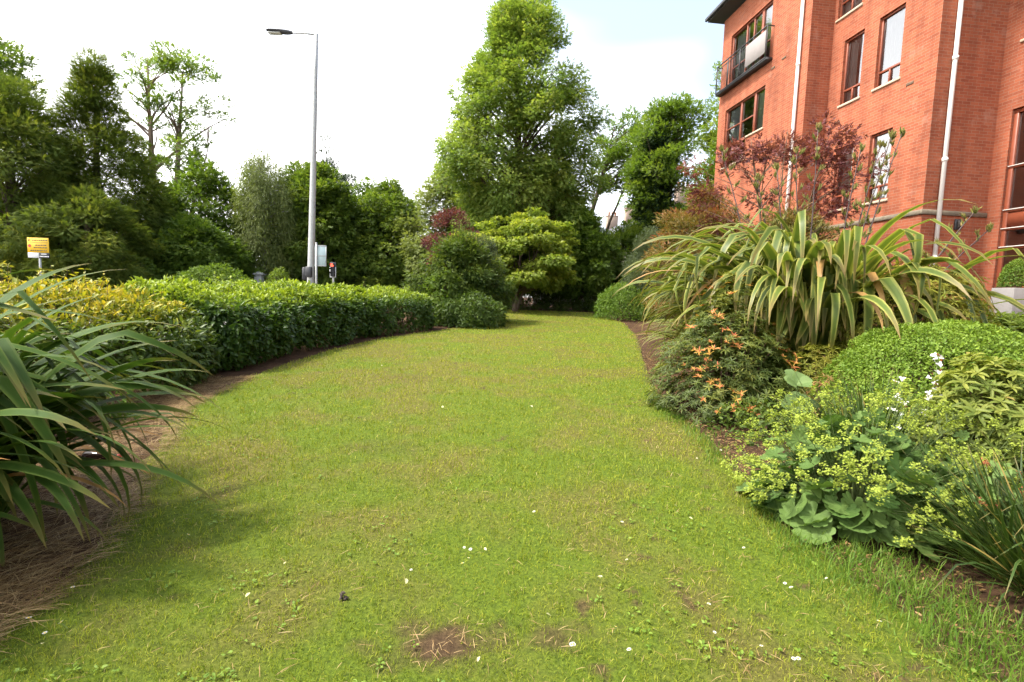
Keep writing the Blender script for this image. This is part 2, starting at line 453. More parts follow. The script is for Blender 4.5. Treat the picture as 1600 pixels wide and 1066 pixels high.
M['spruce'] = foliage('spruce_leaf', [(0, (.03, .052, .028)), (1, (.075, .11, .055))], trans=.15, rough=.7)
M['ivy'] = foliage('ivy_leaf', [(0, (.012, .03, .010)), (1, (.035, .065, .018))], trans=.12)
M['maple'] = foliage('golden_maple_leaf', [(0, (.11, .165, .022)), (.5, (.21, .255, .038)), (1, (.38, .38, .062))], trans=.42)
M['purple'] = foliage('purple_leaf', [(0, (.075, .022, .026)), (.6, (.17, .052, .050)), (1, (.28, .10, .075))], trans=.3, tcol=1.2)
M['tan'] = foliage('bronze_leaf', [(0, (.075, .085, .022)), (.35, (.15, .13, .032)), (.65, (.26, .16, .055)), (1, (.30, .09, .05))], trans=.25)
M['greygreen'] = foliage('grey_green_leaf', [(0, (.06, .085, .045)), (1, (.15, .18, .09))])
M['laurel'] = foliage('laurel_leaf', [(0, (.026, .056, .010)), (.45, (.062, .112, .014)), (.7, (.18, .25, .022)), (1, (.31, .37, .03))], rough=.4, spec=.28, trans=.26)
M['golden_hedge'] = foliage('golden_hedge_leaf', [(0, (.03, .058, .010)), (.42, (.075, .115, .016)), (.6, (.17, .20, .024)), (.8, (.31, .30, .028)), (1, (.50, .38, .035))], rough=.42, spec=.26, trans=.26)
M['shrub'] = foliage('shrub_leaf', [(0, (.03, .058, .011)), (.5, (.07, .11, .018)), (1, (.16, .20, .03))], rough=.5, spec=.2, trans=.32)
M['mound'] = foliage('mound_leaf', [(0, (.05, .10, .014)), (.5, (.115, .19, .022)), (1, (.22, .30, .035))], rough=.5, trans=.25)
M['pieris'] = foliage('pieris_leaf', [(0, (.035, .058, .012)), (.55, (.085, .11, .022)), (.78, (.20, .20, .035)), (.84, (.42, .29, .05)), (.92, (.58, .25, .08)), (1, (.52, .13, .07))], rough=.45, spec=.22, trans=.25)
M['yellowgreen'] = foliage('yellow_green_leaf', [(0, (.075, .11, .018)), (.5, (.19, .215, .032)), (.85, (.33, .31, .05)), (1, (.38, .20, .08))], rough=.45, trans=.35)
M['rightshrub'] = foliage('whorled_leaf', [(0, (.05, .085, .016)), (.5, (.125, .16, .028)), (.85, (.24, .25, .045)), (1, (.30, .16, .07))], rough=.5, spec=.2)
M['mantle'] = foliage('mantle_leaf', [(0, (.065, .125, .026)), (1, (.145, .215, .055))], rough=.6, spec=.2, trans=.24, tcol=1.3)
M['mantle_flower'] = foliage('mantle_flower', [(0, (.19, .26, .035)), (1, (.40, .45, .07))], rough=.7, trans=.35, tcol=1.15)
M['rodger'] = foliage('broad_ribbed_leaf', [(0, (.10, .16, .05)), (1, (.17, .24, .08))], rough=.5)
M['white_petal'] = foliage('white_petal', [(0, (.72, .70, .66)), (1, (.82, .80, .78))], trans=.2, tcol=.7)
M['red_flower'] = foliage('red_brown_flower', [(0, (.20, .05, .025)), (1, (.36, .12, .05))], trans=.15, tcol=1)
M['grass'] = foliage('grass_blade', [(0, (.07, .115, .010)), (.4, (.185, .235, .020)), (.7, (.32, .325, .034)), (.86, (.34, .28, .085)), (1, (.44, .35, .17))], rough=.6, spec=.15, trans=.32, tcol=1.25)
M['longgrass'] = foliage('long_grass', [(0, (.06, .125, .014)), (1, (.16, .24, .03))], rough=.5, trans=.3)
M['straw'] = foliage('straw', [(0, (.13, .075, .032)), (.5, (.27, .165, .065)), (1, (.42, .30, .14))], trans=.1, tcol=1)
M['phorm_var'] = strap_mat('variegated_strap', (.088, .125, .024), (.30, .295, .075), (.22, .14, .05), rough=.42, trans=.26, lo=.40, hi=.95)
M['phorm_green'] = strap_mat('green_strap', (.046, .088, .014), (.088, .128, .024), (.15, .11, .03), rough=.55, trans=.22, lo=.5, hi=.95, dead=(.36, .19, .06), spec=.10)
M['iris_strap'] = strap_mat('dark_strap', (.035, .068, .012), (.07, .105, .020), (.24, .17, .06), rough=.5, trans=.2, dead=(.26, .19, .05))
M['stalk'] = plain('flower_stalk', (.075, .045, .040), .6, var=.3)
M['pod'] = foliage('seed_pod', [(0, (.15, .17, .04)), (.6, (.27, .26, .07)), (1, (.34, .22, .10))], trans=.1)
M['soil'] = earth('soil', [(.25, (.028, .016, .010)), (.55, (.075, .042, .023)), (.8, (.15, .088, .045))], 14)
M['turf'] = earth('turf', [(.2, (.07, .06, .018)), (.45, (.095, .12, .018)), (.8, (.16, .18, .028))], 30, .8)
M['asphalt'] = earth('asphalt', [(.3, (.04, .04, .042)), (.7, (.065, .064, .062))], 60, .3)
M['paving'] = earth('paving', [(.3, (.22, .21, .19)), (.7, (.31, .29, .27))], 8, .2)
M['kerb'] = plain('kerb_stone', (.34, .33, .31), .85, var=.15, spec=.2)
M['brick'] = brick('brick')
M['stone'] = plain('stone_band', (.20, .165, .12), .9, var=.35, scale=5, bump=.3, spec=.2)
M['sill'] = plain('sill_stone', (.50, .40, .29), .85, var=.15, spec=.2)
M['wood'] = plain('red_brown_frame', (.235, .062, .030), .42, var=.2, scale=4)
M['wood_bright'] = plain('red_door_paint', (.33, .07, .028), .38, var=.15, scale=3)
M['glass'] = glass('window_glass', (.80, .84, .84), 3.0)
M['curtain'] = plain('curtain', (.80, .79, .76), .9, var=.06)
M['room'] = plain('room_plaster', (.34, .33, .31), .9, var=.05)
M['white_pipe'] = plain('white_pipe', (.78, .75, .70), .35, var=.06)
M['dark_metal'] = plain('dark_metal', (.035, .035, .038), .5, var=.2)
M['fascia'] = plain('dark_fascia', (.05, .04, .035), .6, var=.2)
M['zinc'] = plain('galvanised_steel', (.42, .42, .40), .55, metal=.35, var=.14, scale=12)
M['grey_panel'] = plain('grey_balcony_panel', (.25, .22, .21), .7, var=.1)
M['planter'] = plain('grey_planter', (.20, .185, .175), .8, var=.12, spec=.3)
M['sign_yellow'] = plain('sign_yellow', (.80, .47, .02), .45, var=.06)
M['sign_white'] = plain('sign_white', (.78, .78, .76), .45, var=.04)
M['sign_black'] = plain('sign_black', (.02, .02, .022), .5, var=.1)
M['sign_red'] = plain('sign_red', (.55, .06, .03), .5, var=.1)
M['sign_back'] = plain('sign_back', (.40, .50, .50), .45, metal=.2, var=.10, scale=5)
M['red_lamp'] = emitter('red_signal', (.9, .06, .03), 2.2)
M['lamp_lens'] = plain('lamp_lens', (.55, .55, .5), .25, var=.05)
M['car_white'] = plain('white_car_paint', (.72, .73, .74), .2, var=.02)
M['car_glass'] = plain('car_glass', (.02, .025, .028), .05, var=.1)
M['tyre'] = plain('tyre', (.02, .02, .02), .9, var=.2)
M['bottle'] = plain('dark_bottle', (.018, .010, .008), .08, var=.2)
M['wall_stone'] = plain('garden_wall_stone', (.28, .21, .17), .9, var=.3, scale=4, bump=.5)
M['slate'] = plain('roof_slate', (.09, .09, .095), .7, var=.25, scale=6)
M['house_wall'] = plain('house_render', (.42, .36, .30), .9, var=.1, scale=2)
M['chimney'] = plain('chimney_brick', (.34, .25, .19), .9, var=.25, scale=9)
M['pot'] = plain('clay_pot', (.40, .20, .11), .85, var=.2)
M['pale_leaf'] = foliage('fallen_leaf', [(0, (.42, .40, .16)), (1, (.62, .58, .34))], trans=.2, tcol=1)
M['brown_leaf'] = plain('brown_debris', (.05, .035, .025), .9, var=.4, scale=20)
M['daisy_eye'] = plain('daisy_eye', (.75, .5, .03), .8)

# ------------------------------------------------------------------ where things stand (the camera's geometry is used once, to survey the place)
def ray(px, py):
    return _R @ np.array([(px-800)/800., -(py-533)/800., -1.])
def GP(px, py):
    """point of the terrain seen at a spot of the photograph"""
    d = ray(px, py); t = np.linspace(.8, 110, 6000)
    h = EYE+d[2]*t-gz(d[0]*t, d[1]*t)
    k = int(np.argmax(h < 0)); q = d*t[k]
    return np.array([q[0], q[1], gzf(q[0], q[1])])
def AT(px, py, Y):
    d = ray(px, py); return np.array([0, 0, EYE])+d*(Y/d[1])

# ------------------------------------------------------------------ ground, lawn, road
def sheet(name, xs, ys, zf, mat, kind='structure', attrs=None):
    X, Y = np.meshgrid(xs, ys)
    V = np.stack([X, Y, zf(X, Y)], -1).reshape(-1, 3)
    nx, ny = len(xs), len(ys)
    i = np.arange(ny-1)[:, None]*nx+np.arange(nx-1)[None]
    Q = np.stack([i, i+1, i+nx+1, i+nx], -1).reshape(-1, 4)
    return tag(mesh_obj(name, V, Q, mat, None, attrs, True), kind=kind)
gx = np.unique(np.r_[np.linspace(-300, -40, 14), np.linspace(-40, -8, 33), np.arange(-8, 14.01, .25), np.linspace(14, 40, 27), np.linspace(40, 300, 14)])
gy = np.unique(np.r_[np.linspace(-40, -2, 10), np.arange(-2, 30.01, .25), np.linspace(30, 60, 16), np.linspace(60, 600, 14)])
sheet('ground', gx, gy, lambda X, Y: gz(X, Y)+(fbm(np.stack([X, Y, X*0], -1).reshape(-1, 3), .5, 3).reshape(X.shape)-.5)*.05*((X < lawn_l(Y)-.2) | (X > lawn_r(Y)+.2)) - .02*((X >= lawn_l(Y)-.2) & (X <= lawn_r(Y)+.2)), M['soil'])

# bare scuffed earth in the lawn: (x, y, radius)
_B = [(*GP(690, 1018)[:2], .17), (*GP(640, 985)[:2], .11), (*GP(865, 998)[:2], .12), (*GP(560, 1012)[:2], .10), (*GP(770, 1008)[:2], .12), (*GP(610, 1040)[:2], .08),
      (*GP(900, 985)[:2], .08), (*GP(600, 700)[:2], .30), (*GP(640, 590)[:2], .5), (*GP(1480, 1010)[:2], .16), (*GP(1010, 740)[:2], .2), (*GP(330, 770)[:2], .2)]
_BS = [.95, .6, .65, .45, .5, .4, .4, .25, .25, .7, .2, .3]
def bare(x, y):
    p = np.stack([x, y, x*0], -1)
    w = (fbm(p, .22, 11)-.5)*1.5
    b = np.zeros(len(x))
    for (bx, by, br), s in zip(_B, _BS):
        d = np.hypot(x-bx, (y-by)*1.2)/br
        b = np.maximum(b, s*sstep((1.25-d+w)/.8))
    edge = np.minimum(x-lawn_l(y), lawn_r(y)-x)
    b = np.maximum(b, .85*sstep((.10+w*.16-edge)/.14))
    b = np.maximum(b, .75*sstep((fbm(p, .13, 41)-.70)/.08)*sstep((fbm(p, 1.1, 43)-.42)/.2))
    return b
def dryness(x, y):
    p = np.stack([x, y, x*0], -1)
    d = .55*fbm(p, 1.3, 21)+.45*fbm(p, .35, 25)
    return sstep((d-.36)/.32)
ly = np.unique(np.r_[np.linspace(-5, 1.2, 26), 1.2*np.exp(np.linspace(0, math.log(28.6/1.2), 300)), 2.0])
lu = np.linspace(0, 1, 120)
U, Y = np.meshgrid(lu, ly)
X = lawn_l(Y)*(1-U)+lawn_r(Y)*U
wob = (fbm(np.stack([X, Y, X*0], -1).reshape(-1, 3), .4, 5).reshape(X.shape)-.5)*.14
X = X+wob*(2*U-1)
edge = np.minimum(U, 1-U)*6
V = np.stack([X, Y, gz(X, Y)+.012*sstep(edge/.15)-.008], -1).reshape(-1, 3)
nx, ny = len(lu), len(ly)
i = np.arange(ny-1)[:, None]*nx+np.arange(nx-1)[None]
tm, nt, b = new_mat('lawn_turf')
a1 = nt.nodes.new('ShaderNodeAttribute'); a1.attribute_name = 'bare'
a2 = nt.nodes.new('ShaderNodeAttribute'); a2.attribute_name = 'dry'
tc = nt.nodes.new('ShaderNodeTexCoord'); n1 = nt.nodes.new('ShaderNodeTexNoise'); n1.inputs['Scale'].default_value = 45; n1.inputs['Detail'].default_value = 8; n1.inputs['Roughness'].default_value = .75
nt.links.new(tc.outputs['Object'], n1.inputs[0])
rg = ramp(nt, [(.3, (.04, .058, .010)), (.5, (.095, .135, .014)), (.7, (.17, .21, .02))]); rd = ramp(nt, [(.3, (.06, .05, .018)), (.5, (.115, .11, .024)), (.7, (.20, .17, .05))]); rs = ramp(nt, [(.3, (.04, .024, .014)), (.7, (.12, .07, .04))])
for r_ in (rg, rd, rs): nt.links.new(n1.outputs[0], r_.inputs[0])
x1 = nt.nodes.new('ShaderNodeMixRGB'); x2 = nt.nodes.new('ShaderNodeMixRGB')
nt.links.new(a2.outputs['Fac'], x1.inputs[0]); nt.links.new(rg.outputs[0], x1.inputs[1]); nt.links.new(rd.outputs[0], x1.inputs[2])
nt.links.new(a1.outputs['Fac'], x2.inputs[0]); nt.links.new(x1.outputs[0], x2.inputs[1]); nt.links.new(rs.outputs[0], x2.inputs[2])
nt.links.new(x2.outputs[0], b.inputs['Base Color']); b.inputs['Roughness'].default_value = .95; b.inputs['Specular IOR Level'].default_value = .1
bp = nt.nodes.new('ShaderNodeBump'); bp.inputs['Strength'].default_value = .9; bp.inputs['Distance'].default_value = .02
nt.links.new(n1.outputs[0], bp.inputs['Height']); nt.links.new(bp.outputs[0], b.inputs['Normal'])
tag(mesh_obj('lawn', V, np.stack([i, i+1, i+nx+1, i+nx], -1).reshape(-1, 4), tm, None, {'bare': bare(V[:, 0], V[:, 1]), 'dry': dryness(V[:, 0], V[:, 1])}, True), kind='structure')

# mown grass blades
def blades(name, x, y, h, w, tint, mat, lean=1.0, base_z=None):
    n = len(x)
    z = gz(x, y)+.001 if base_z is None else base_z
    az = rng.uniform(0, 2*PI, n); le = lean*np.abs(rng.normal(.55, .4, n)); fa = rng.uniform(0, PI, n)
    d = np.stack([np.cos(az), np.sin(az), np.zeros(n)], -1); s = np.stack([np.cos(fa), np.sin(fa), np.zeros(n)], -1)
    P = np.stack([x, y, z], -1); hh = h[:, None]; ww = w[:, None]/2
    m = P+hh*.5*(d*np.sin(le*.7)[:, None]+np.array([0, 0, 1])*np.cos(le*.7)[:, None])
    t = m+hh*.5*(d*np.sin(np.minimum(le*1.7, 1.9))[:, None]+np.array([0, 0, 1])*np.cos(np.minimum(le*1.7, 1.9))[:, None])
    V = np.stack([P-s*ww, P+s*ww, m+s*ww*.85, m-s*ww*.85, t], 1).reshape(-1, 3)
    k = np.arange(n)[:, None, None]*5
    Fc = (np.array([(0, 1, 2), (0, 2, 3), (3, 2, 4)])[None]+k).reshape(-1, 3)
    return tag(mesh_obj(name, V, Fc, mat, None, {'tint': np.repeat(tint, 5)}), kind='stuff')
def lawn_points(dens0, y0, y1, power):
    out = []
    edges = y0*np.exp(np.linspace(0, math.log(y1/y0), 30))
    for a, c in zip(edges[:-1], edges[1:]):
        m = (a+c)/2; xl, xr = max(float(lawn_l(m)), -1.15*m-.6), min(float(lawn_r(m)), 1.12*m+.6)
        n = int(dens0*(y0/m)**power*(c-a)*(xr-xl))
        out.append(np.stack([rng.uniform(xl, xr, n), rng.uniform(a, c, n)], -1))
    return np.vstack(out)
q = lawn_points(15000, 1.35, 28.5, 1.45)
x, y = q[:, 0], q[:, 1]
ins = (x > lawn_l(y)+rng.normal(0, .05, len(x))) & (x < lawn_r(y)+rng.normal(.03, .06, len(x)))
ins &= rng.random(len(x)) > bare(x, y)*1.05
p3 = np.stack([x, y, x*0], -1)
ins &= rng.random(len(x)) < .25+1.1*vnoise(p3, .06, 77)
x, y = x[ins], y[ins]; p3 = p3[ins]
k = np.clip((y/2.5)**.72, .8, 6)
dr = dryness(x, y)
tint = np.clip(.47+.14*(dr-.4)+.5*(vnoise(p3, .05, 31)-.5)*.6+rng.normal(0, .15, len(x))+.16*sstep((y-4)/9), 0, .74)
dead = rng.random(len(x)) < .035+.07*dr**1.5*(y < 6)
tint = np.where(dead, rng.uniform(.78, 1, len(x)), tint)
hgt = rng.uniform(.016, .042, len(x))*(.55+.8*vnoise(p3, .08, 51))*np.clip(k, 1, 1.5)
blades('mown_grass', x, y, hgt, .0034*k*rng.uniform(.7, 1.3, len(x)), tint, M['grass'], 1.25)
print('grass', len(x))
q = lawn_points(2400, 1.35, 8, 1.5); x, y = q[:, 0], q[:, 1]
kp = (x > lawn_l(y)) & (x < lawn_r(y)) & (rng.random(len(x)) < np.clip(bare(x, y)*.75+.35*(dryness(x, y)-.35), .05, 1)); x, y = x[kp], y[kp]; n = len(x)
az = rng.uniform(0, 7, n); D = np.stack([np.cos(az), np.sin(az), rng.normal(.05, .15, n)], -1)
lv = Leaves(); lv.add(np.stack([x, y, gz(x, y)+rng.uniform(.006, .03, n)], -1), D, np.tile([0, 0, 1.], (n, 1))+rng.normal(0, .3, (n, 3)), rng.uniform(.03, .09, n), rng.uniform(.0018, .0032, n), T_STRAND, rng.uniform(.35, 1, n))
tag(lv.build('dry_grass', M['straw'], None), kind='stuff')
# long uncut grass at the foot of the right border
x = rng.uniform(.9, 3.1, 34000); y = rng.uniform(1.45, 3.6, 34000)
e = lawn_r(y)-x
w_ = np.where(y < 3.0, np.exp(-((e+.12)/.30)**2), .35*np.exp(-((e-.06)/.16)**2))
kp = rng.random(len(x)) < w_*(.3+.9*vnoise(np.stack([x, y, x*0], -1), .15, 61))
x, y = x[kp], y[kp]
blades('long_grass', x, y, rng.uniform(.05, .16, len(x)), rng.uniform(.003, .0055, len(x)), rng.random(len(x)), M['longgrass'], 1.2)
x = rng.uniform(1.6, 3.6, 9000); y = rng.uniform(4.4, 7.0, 9000); e = lawn_r(y)-x
kp = rng.random(len(x)) < np.exp(-((e-.1)/.12)**2); x, y = x[kp], y[kp]
blades('edge_grass', x, y, rng.uniform(.05, .12, len(x)), rng.uniform(.004, .007, len(x)), rng.random(len(x)), M['longgrass'], .9)
# dry straw litter on the left bed
n = 26000
y = rng.uniform(1.3, 7.5, n); x = lawn_l(y)+.12-np.abs(rng.normal(0, .55, n))
kp = vnoise(np.stack([x, y, x*0], -1), .3, 71) > rng.random(n)*.8
x, y = x[kp], y[kp]; n = len(x)
az = rng.normal(.9, .7, n); D = np.stack([np.cos(az), np.sin(az), rng.normal(.02, .10, n)], -1)
lv = Leaves(); lv.add(np.stack([x, y, gz(x, y)+rng.uniform(.01, .035, n)], -1), D, np.tile([0, 0, 1.], (n, 1))+rng.normal(0, .3, (n, 3)), rng.uniform(.06, .22, n), rng.uniform(.0016, .0036, n), T_STRAND, rng.random(n))
tag(lv.build('straw_litter', M['straw'], None), kind='stuff')
n = 5000
y = rng.uniform(2.2, 12, n); x = lawn_r(y)-.02+np.abs(rng.normal(0, .6, n)); az = rng.uniform(0, 7, n)
lv = Leaves(); lv.add(np.stack([x, y, gz(x, y)+rng.uniform(.01, .03, n)], -1), np.stack([np.cos(az), np.sin(az), rng.normal(0, .1, n)], -1), np.tile([0, 0, 1.], (n, 1))+rng.normal(0, .4, (n, 3)), rng.uniform(.02, .05, n), rng.uniform(.006, .016, n), T_STRAND, rng.random(n)*.6)
tag(lv.build('leaf_litter', M['straw'], None), kind='stuff')
# broad little weeds among the grass
n = 1500
q = lawn_points(150, 1.5, 9, 1.0); x, y = q[:, 0], q[:, 1]
kp = (vnoise(np.stack([x, y, x*0], -1), .35, 81) > .66) & (x > lawn_l(y)+.1) & (x < lawn_r(y)); x, y = x[kp], y[kp]
lv = Leaves()
for k_ in range(4):
    az = rng.uniform(0, 2*PI, len(x)); D = np.stack([np.cos(az), np.sin(az), np.full(len(x), .35)], -1)
    lv.add(np.stack([x, y, gz(x, y)+.012], -1)+D*.006, D, np.tile([0, 0, 1.], (len(x), 1))+rng.normal(0, .3, (len(x), 3)), rng.uniform(.014, .026, len(x)), rng.uniform(.009, .016, len(x)), T_LEAF, rng.uniform(.4, .9, len(x)))
tag(lv.build('lawn_weeds', M['mound'], None), kind='stuff')

ry = np.unique(np.r_[np.linspace(-40, 2, 8), np.linspace(2, 30, 15), np.linspace(30, 140, 8)])
sheet('pavement', np.array([-10.9, -6.3]), ry, lambda X, Y: gz(X, Y)*0+.028*np.clip(Y-2, 0, 28)+.10, M['paving'])
sheet('road', np.array([-16.4, -11.0]), ry, lambda X, Y: .028*np.clip(Y-2, 0, 28)+.03, M['asphalt'])
sheet('far_pavement', np.array([-18.2, -16.5]), ry, lambda X, Y: .028*np.clip(Y-2, 0, 28)+.10, M['paving'])
for kx in (-10.96, -16.45):
    mb = MB()
    for a, c in zip(ry[:-1], ry[1:]):
        za, zc = .028*np.clip(a-2, 0, 28), .028*np.clip(c-2, 0, 28)
        w = .065; P = [(kx-w, a, za), (kx+w, a, za), (kx+w, a, za+.14), (kx-w, a, za+.14), (kx-w, c, zc), (kx+w, c, zc), (kx+w, c, zc+.14), (kx-w, c, zc+.14)]
        mb.add(P, None, [(0, 3, 7, 4), (3, 2, 6, 7), (2, 1, 5, 6)])
    tag(mb.build('kerb', M['kerb']), kind='structure')

# ------------------------------------------------------------------ the brick building
_az = math.radians(-7.1)
BC = np.array([10.095, 13.0]); BU = np.array([math.sin(_az), math.cos(_az)]); BV = np.array([math.cos(_az), -math.sin(_az)])
def bw(s, p, z):
    q = BC+BU*s+BV*p; return (q[0], q[1], z)
BASE = bw(0, 0, .9)
bld = thing('apartment_building', 'red brick apartment block with brown framed windows and white downpipes', 'building', BASE)
def bbuild(mb, name, mat, parent=None, label=None):
    """mesh whose vertices are in world space, hung under the building or one of its parts"""
    o = mb.build(name, mat, parent or bld, off=BASE)
    if label: o['label'] = label
    return o
def wall(name, pt, a0, a1, z0, z1, holes, depth, inward):
    """pt(a,z,d): d = depth behind the face. brick sheet with real openings and reveals"""
    A = sorted({a0, a1, *[h[0] for h in holes], *[h[1] for h in holes]}); Z = sorted({z0, z1, *[h[2] for h in holes], *[h[3] for h in holes]})
    def open_(a, z): return any(h[0] < a < h[1] and h[2] < z < h[3] for h in holes)
    V = []; Q = []; UV = []
    def quad(ps, uvs):
        b_ = len(V); V.extend(ps); Q.append([b_, b_+1, b_+2, b_+3]); UV.extend(uvs)
    for i in range(len(A)-1):
        for j in range(len(Z)-1):
            am, zm = (A[i]+A[i+1])/2, (Z[j]+Z[j+1])/2
            if open_(am, zm): 
                for (di, dj, e0, e1) in ((-1, 0, (A[i], Z[j]), (A[i], Z[j+1])), (1, 0, (A[i+1], Z[j]), (A[i+1], Z[j+1])), (0, -1, (A[i], Z[j]), (A[i+1], Z[j])), (0, 1, (A[i], Z[j+1]), (A[i+1], Z[j+1]))):
                    ii, jj = i+di, j+dj
                    a2 = (A[ii]+A[ii+1])/2 if 0 <= ii < len(A)-1 else None; z2 = (Z[jj]+Z[jj+1])/2 if 0 <= jj < len(Z)-1 else None
                    if a2 is None or z2 is None or not open_(a2, z2):
                        quad([pt(*e0, 0), pt(*e1, 0), pt(*e1, depth), pt(*e0, depth)], [(e0[0], e0[1]), (e1[0], e1[1]), (e1[0]+depth, e1[1]), (e0[0]+depth, e0[1])])
                continue
            quad([pt(A[i], Z[j], 0), pt(A[i+1], Z[j], 0), pt(A[i+1], Z[j+1], 0), pt(A[i], Z[j+1], 0)], [(A[i], Z[j]), (A[i+1], Z[j]), (A[i+1], Z[j+1]), (A[i], Z[j+1])])
    me = mesh_obj(name, np.array(V)-np.array(BASE), np.array(Q), M['brick'], bld, None, False, np.array(UV)+10.0)
    return me
ZT = 12.9
P1, PW = -.77, 1.8
wins2 = [(2.42, 3.17, 7.58, 9.47), (1.08, 1.90, 7.58, 9.47), (2.45, 3.15, 4.45, 6.30), (1.12, 1.86, 4.45, 6.32), (2.62, 3.56, 10.25, 12.1)]
wall('brick_wall', lambda a, z, d: bw(a, d, z), 0, 3.69, .7, ZT, wins2, .14, 1)
winM = [(5.87, 8.5, 7.74, 9.2), (6.93, 8.5, 6.95, 7.74)]; winT = (5.77, 8.4, 9.93, 12.02)
wall('brick_wall', lambda a, z, d: bw(a, P1+d, z), 3.69, 9.05, .7, ZT, winM+[winT], .14, 1)
wall('brick_wall', lambda a, z, d: bw(3.69+d, a, z), P1, 0, .7, ZT, [], .1, 1)
wall('brick_wall', lambda a, z, d: bw(0+d, a, z), 0, PW, .7, ZT, [], .1, 1)
ent = (-3.2, -.36, .95, 6.40); wEnt = (-1.7, -.42, 8.0, 9.9)
wall('brick_wall', lambda a, z, d: bw(a, PW+d, z), -7, 0, .7, ZT, [ent, wEnt], .14, 1)
wall('brick_wall', lambda a, z, d: bw(9.05-d, a, z), P1, 9, .7, ZT, [], .1, 1)
wall('brick_wall', lambda a, z, d: bw(-7+d, a, z), PW, 9, .7, ZT, [], .1, 1)
wall('brick_wall', lambda a, z, d: bw(a, 9-d, z), -7, 9.05, .7, ZT, [], .1, 1)
ux = (BU[0], BU[1])
# roof with overhanging eaves
mb = MB(); mb.box(bw(1.0, 4.1, ZT+.16), (16.9, 10.8, .12), ux, .01)
roof = bbuild(mb, 'roof', M['fascia'])
mb = MB(); mb.box(bw(1.0, -1.36, ZT+.2), (17.0, .10, .14), ux, .03); bbuild(mb, 'gutter', M['dark_metal'], roof)
# rooms seen through the glass
mb = MB()
for z in (3.75, 6.75, 9.7): mb.box(bw(4.55, 4.6, z), (8.8, 8.2, .2), ux); mb.box(bw(-3.4, 5.6, z), (6.9, 6.2, .2), ux)
mb.box(bw(4.6, 4.6, 6.8), (8.6, .12, 11.6), ux); mb.box(bw(-3.2, 4.6, 6.8), (6.8, .12, 11.6), ux)
for s_ in (.55, 2.18, 5.2): mb.box(bw(s_, 3, 6.8), (.1, 3.0, 11.6), ux)
bbuild(mb, 'room', M['room'])
def window(p, rects, mull, trans, sill=True, curtains=(), dep=.10, fr=.055, mat='wood', sillw=.05, sill_mat='sill'):
    """frame bars (part), glass, sill and curtains (sub-parts). rects: union of openings; mull (s,z0,z1); trans (z,s0,s1)"""
    mb = MB(); b_ = fr
    for (s0, s1, z0, z1) in rects:
        mb.box(bw((s0+s1)/2, p+dep, z1-b_/2), (s1-s0, .07, b_), ux, .006); mb.box(bw((s0+s1)/2, p+dep, z0+b_/2), (s1-s0, .07, b_), ux, .006)
        mb.box(bw(s0+b_/2, p+dep, (z0+z1)/2), (b_, .068, z1-z0-2*b_-.002), ux, .006); mb.box(bw(s1-b_/2, p+dep, (z0+z1)/2), (b_, .068, z1-z0-2*b_-.002), ux, .006)
    for (s, z0, z1, w) in mull: mb.box(bw(s, p+dep-.004, (z0+z1)/2), (w, .066, z1-z0-.004), ux, .006)
    for (z, s0, s1, w) in trans: mb.box(bw((s0+s1)/2, p+dep+.003, z), (s1-s0-.004, .062, w), ux, .006)
    f = bbuild(mb, 'window', M[mat])
    g = MB()
    for (s0, s1, z0, z1) in rects: g.add([bw(s0+.02, p+dep+.012, z0+.02), bw(s1-.02, p+dep+.012, z0+.02), bw(s1-.02, p+dep+.012, z1-.02), bw(s0+.02, p+dep+.012, z1-.02)], None, [(3, 2, 1, 0)])
    o = bbuild(g, 'pane', M['glass'], f)
    if sill:
        for (s0, s1, z0) in sill if isinstance(sill, list) else [(min(r[0] for r in rects), max(r[1] for r in rects), min(r[2] for r in rects))]:
            mb = MB(); mb.box(bw((s0+s1)/2, p+.045, z0-.035), (s1-s0+.10, .17, .066), ux, .008); bbuild(mb, 'sill', M[sill_mat], f)
    for (s0, s1, z0, z1) in curtains:
        n = 40; s = np.linspace(s0, s1, n); d = p+dep+.12+.03*np.sin((s-s0)*42)
        V = [bw(a, c, z0) for a, c in zip(s, d)]+[bw(a, c, z1) for a, c in zip(s, d)]
        V += [bw(a, c+.006, z0) for a, c in zip(s, d)]+[bw(a, c+.006, z1) for a, c in zip(s, d)]
        k = np.arange(n-1); Q = np.vstack([np.stack([k, k+1, k+n+1, k+n], -1), np.stack([k+2*n, k+3*n, k+3*n+1, k+2*n+1], -1)])
        mb = MB(); mb.add(V, None, Q); bbuild(mb, 'curtain', M['curtain'], f)
    return f
for kx, (s0, s1, z0, z1) in enumerate(wins2[:4]):
    cur = {0: [(s0+.45, s1-.02, z0+.1, z1-.05)], 1: [(s0+.02, s1-.02, z0+.4, z1-.05)], 2: [(s0+.02, s1-.02, z0+.1, z1-.05)], 3: [(s1-.16, s1-.02, z0+.1, z1-.05)]}[kx]
    window(0, [(s0, s1, z0, z1)], [((s0+s1)/2, z0+.05, z0+.38, .05)], [(z0+.41, s0+.05, s1-.05, .06)], True, cur)
s0, s1, z0, z1 = wins2[4]
window(0, [wins2[4]], [((s0+s1)/2, z0+.05, z0+.42, .05)], [(z0+.45, s0+.05, s1-.05, .06)], True, [(s0+.02, s1-.02, z0+.1, z1-.05)])
window(P1, winM, [(7.45, 7.74, 9.16, .10), (6.55, 7.74, 9.16, .12)], [(8.42, 6.6, 8.44, .045)], [(5.87, 6.93, 7.74), (6.93, 8.5, 6.95)], [(5.95, 6.5, 7.8, 9.15), (7.5, 8.42, 7.8, 9.15)])  # curtains added to pale the glass, which mirrors only dark trees
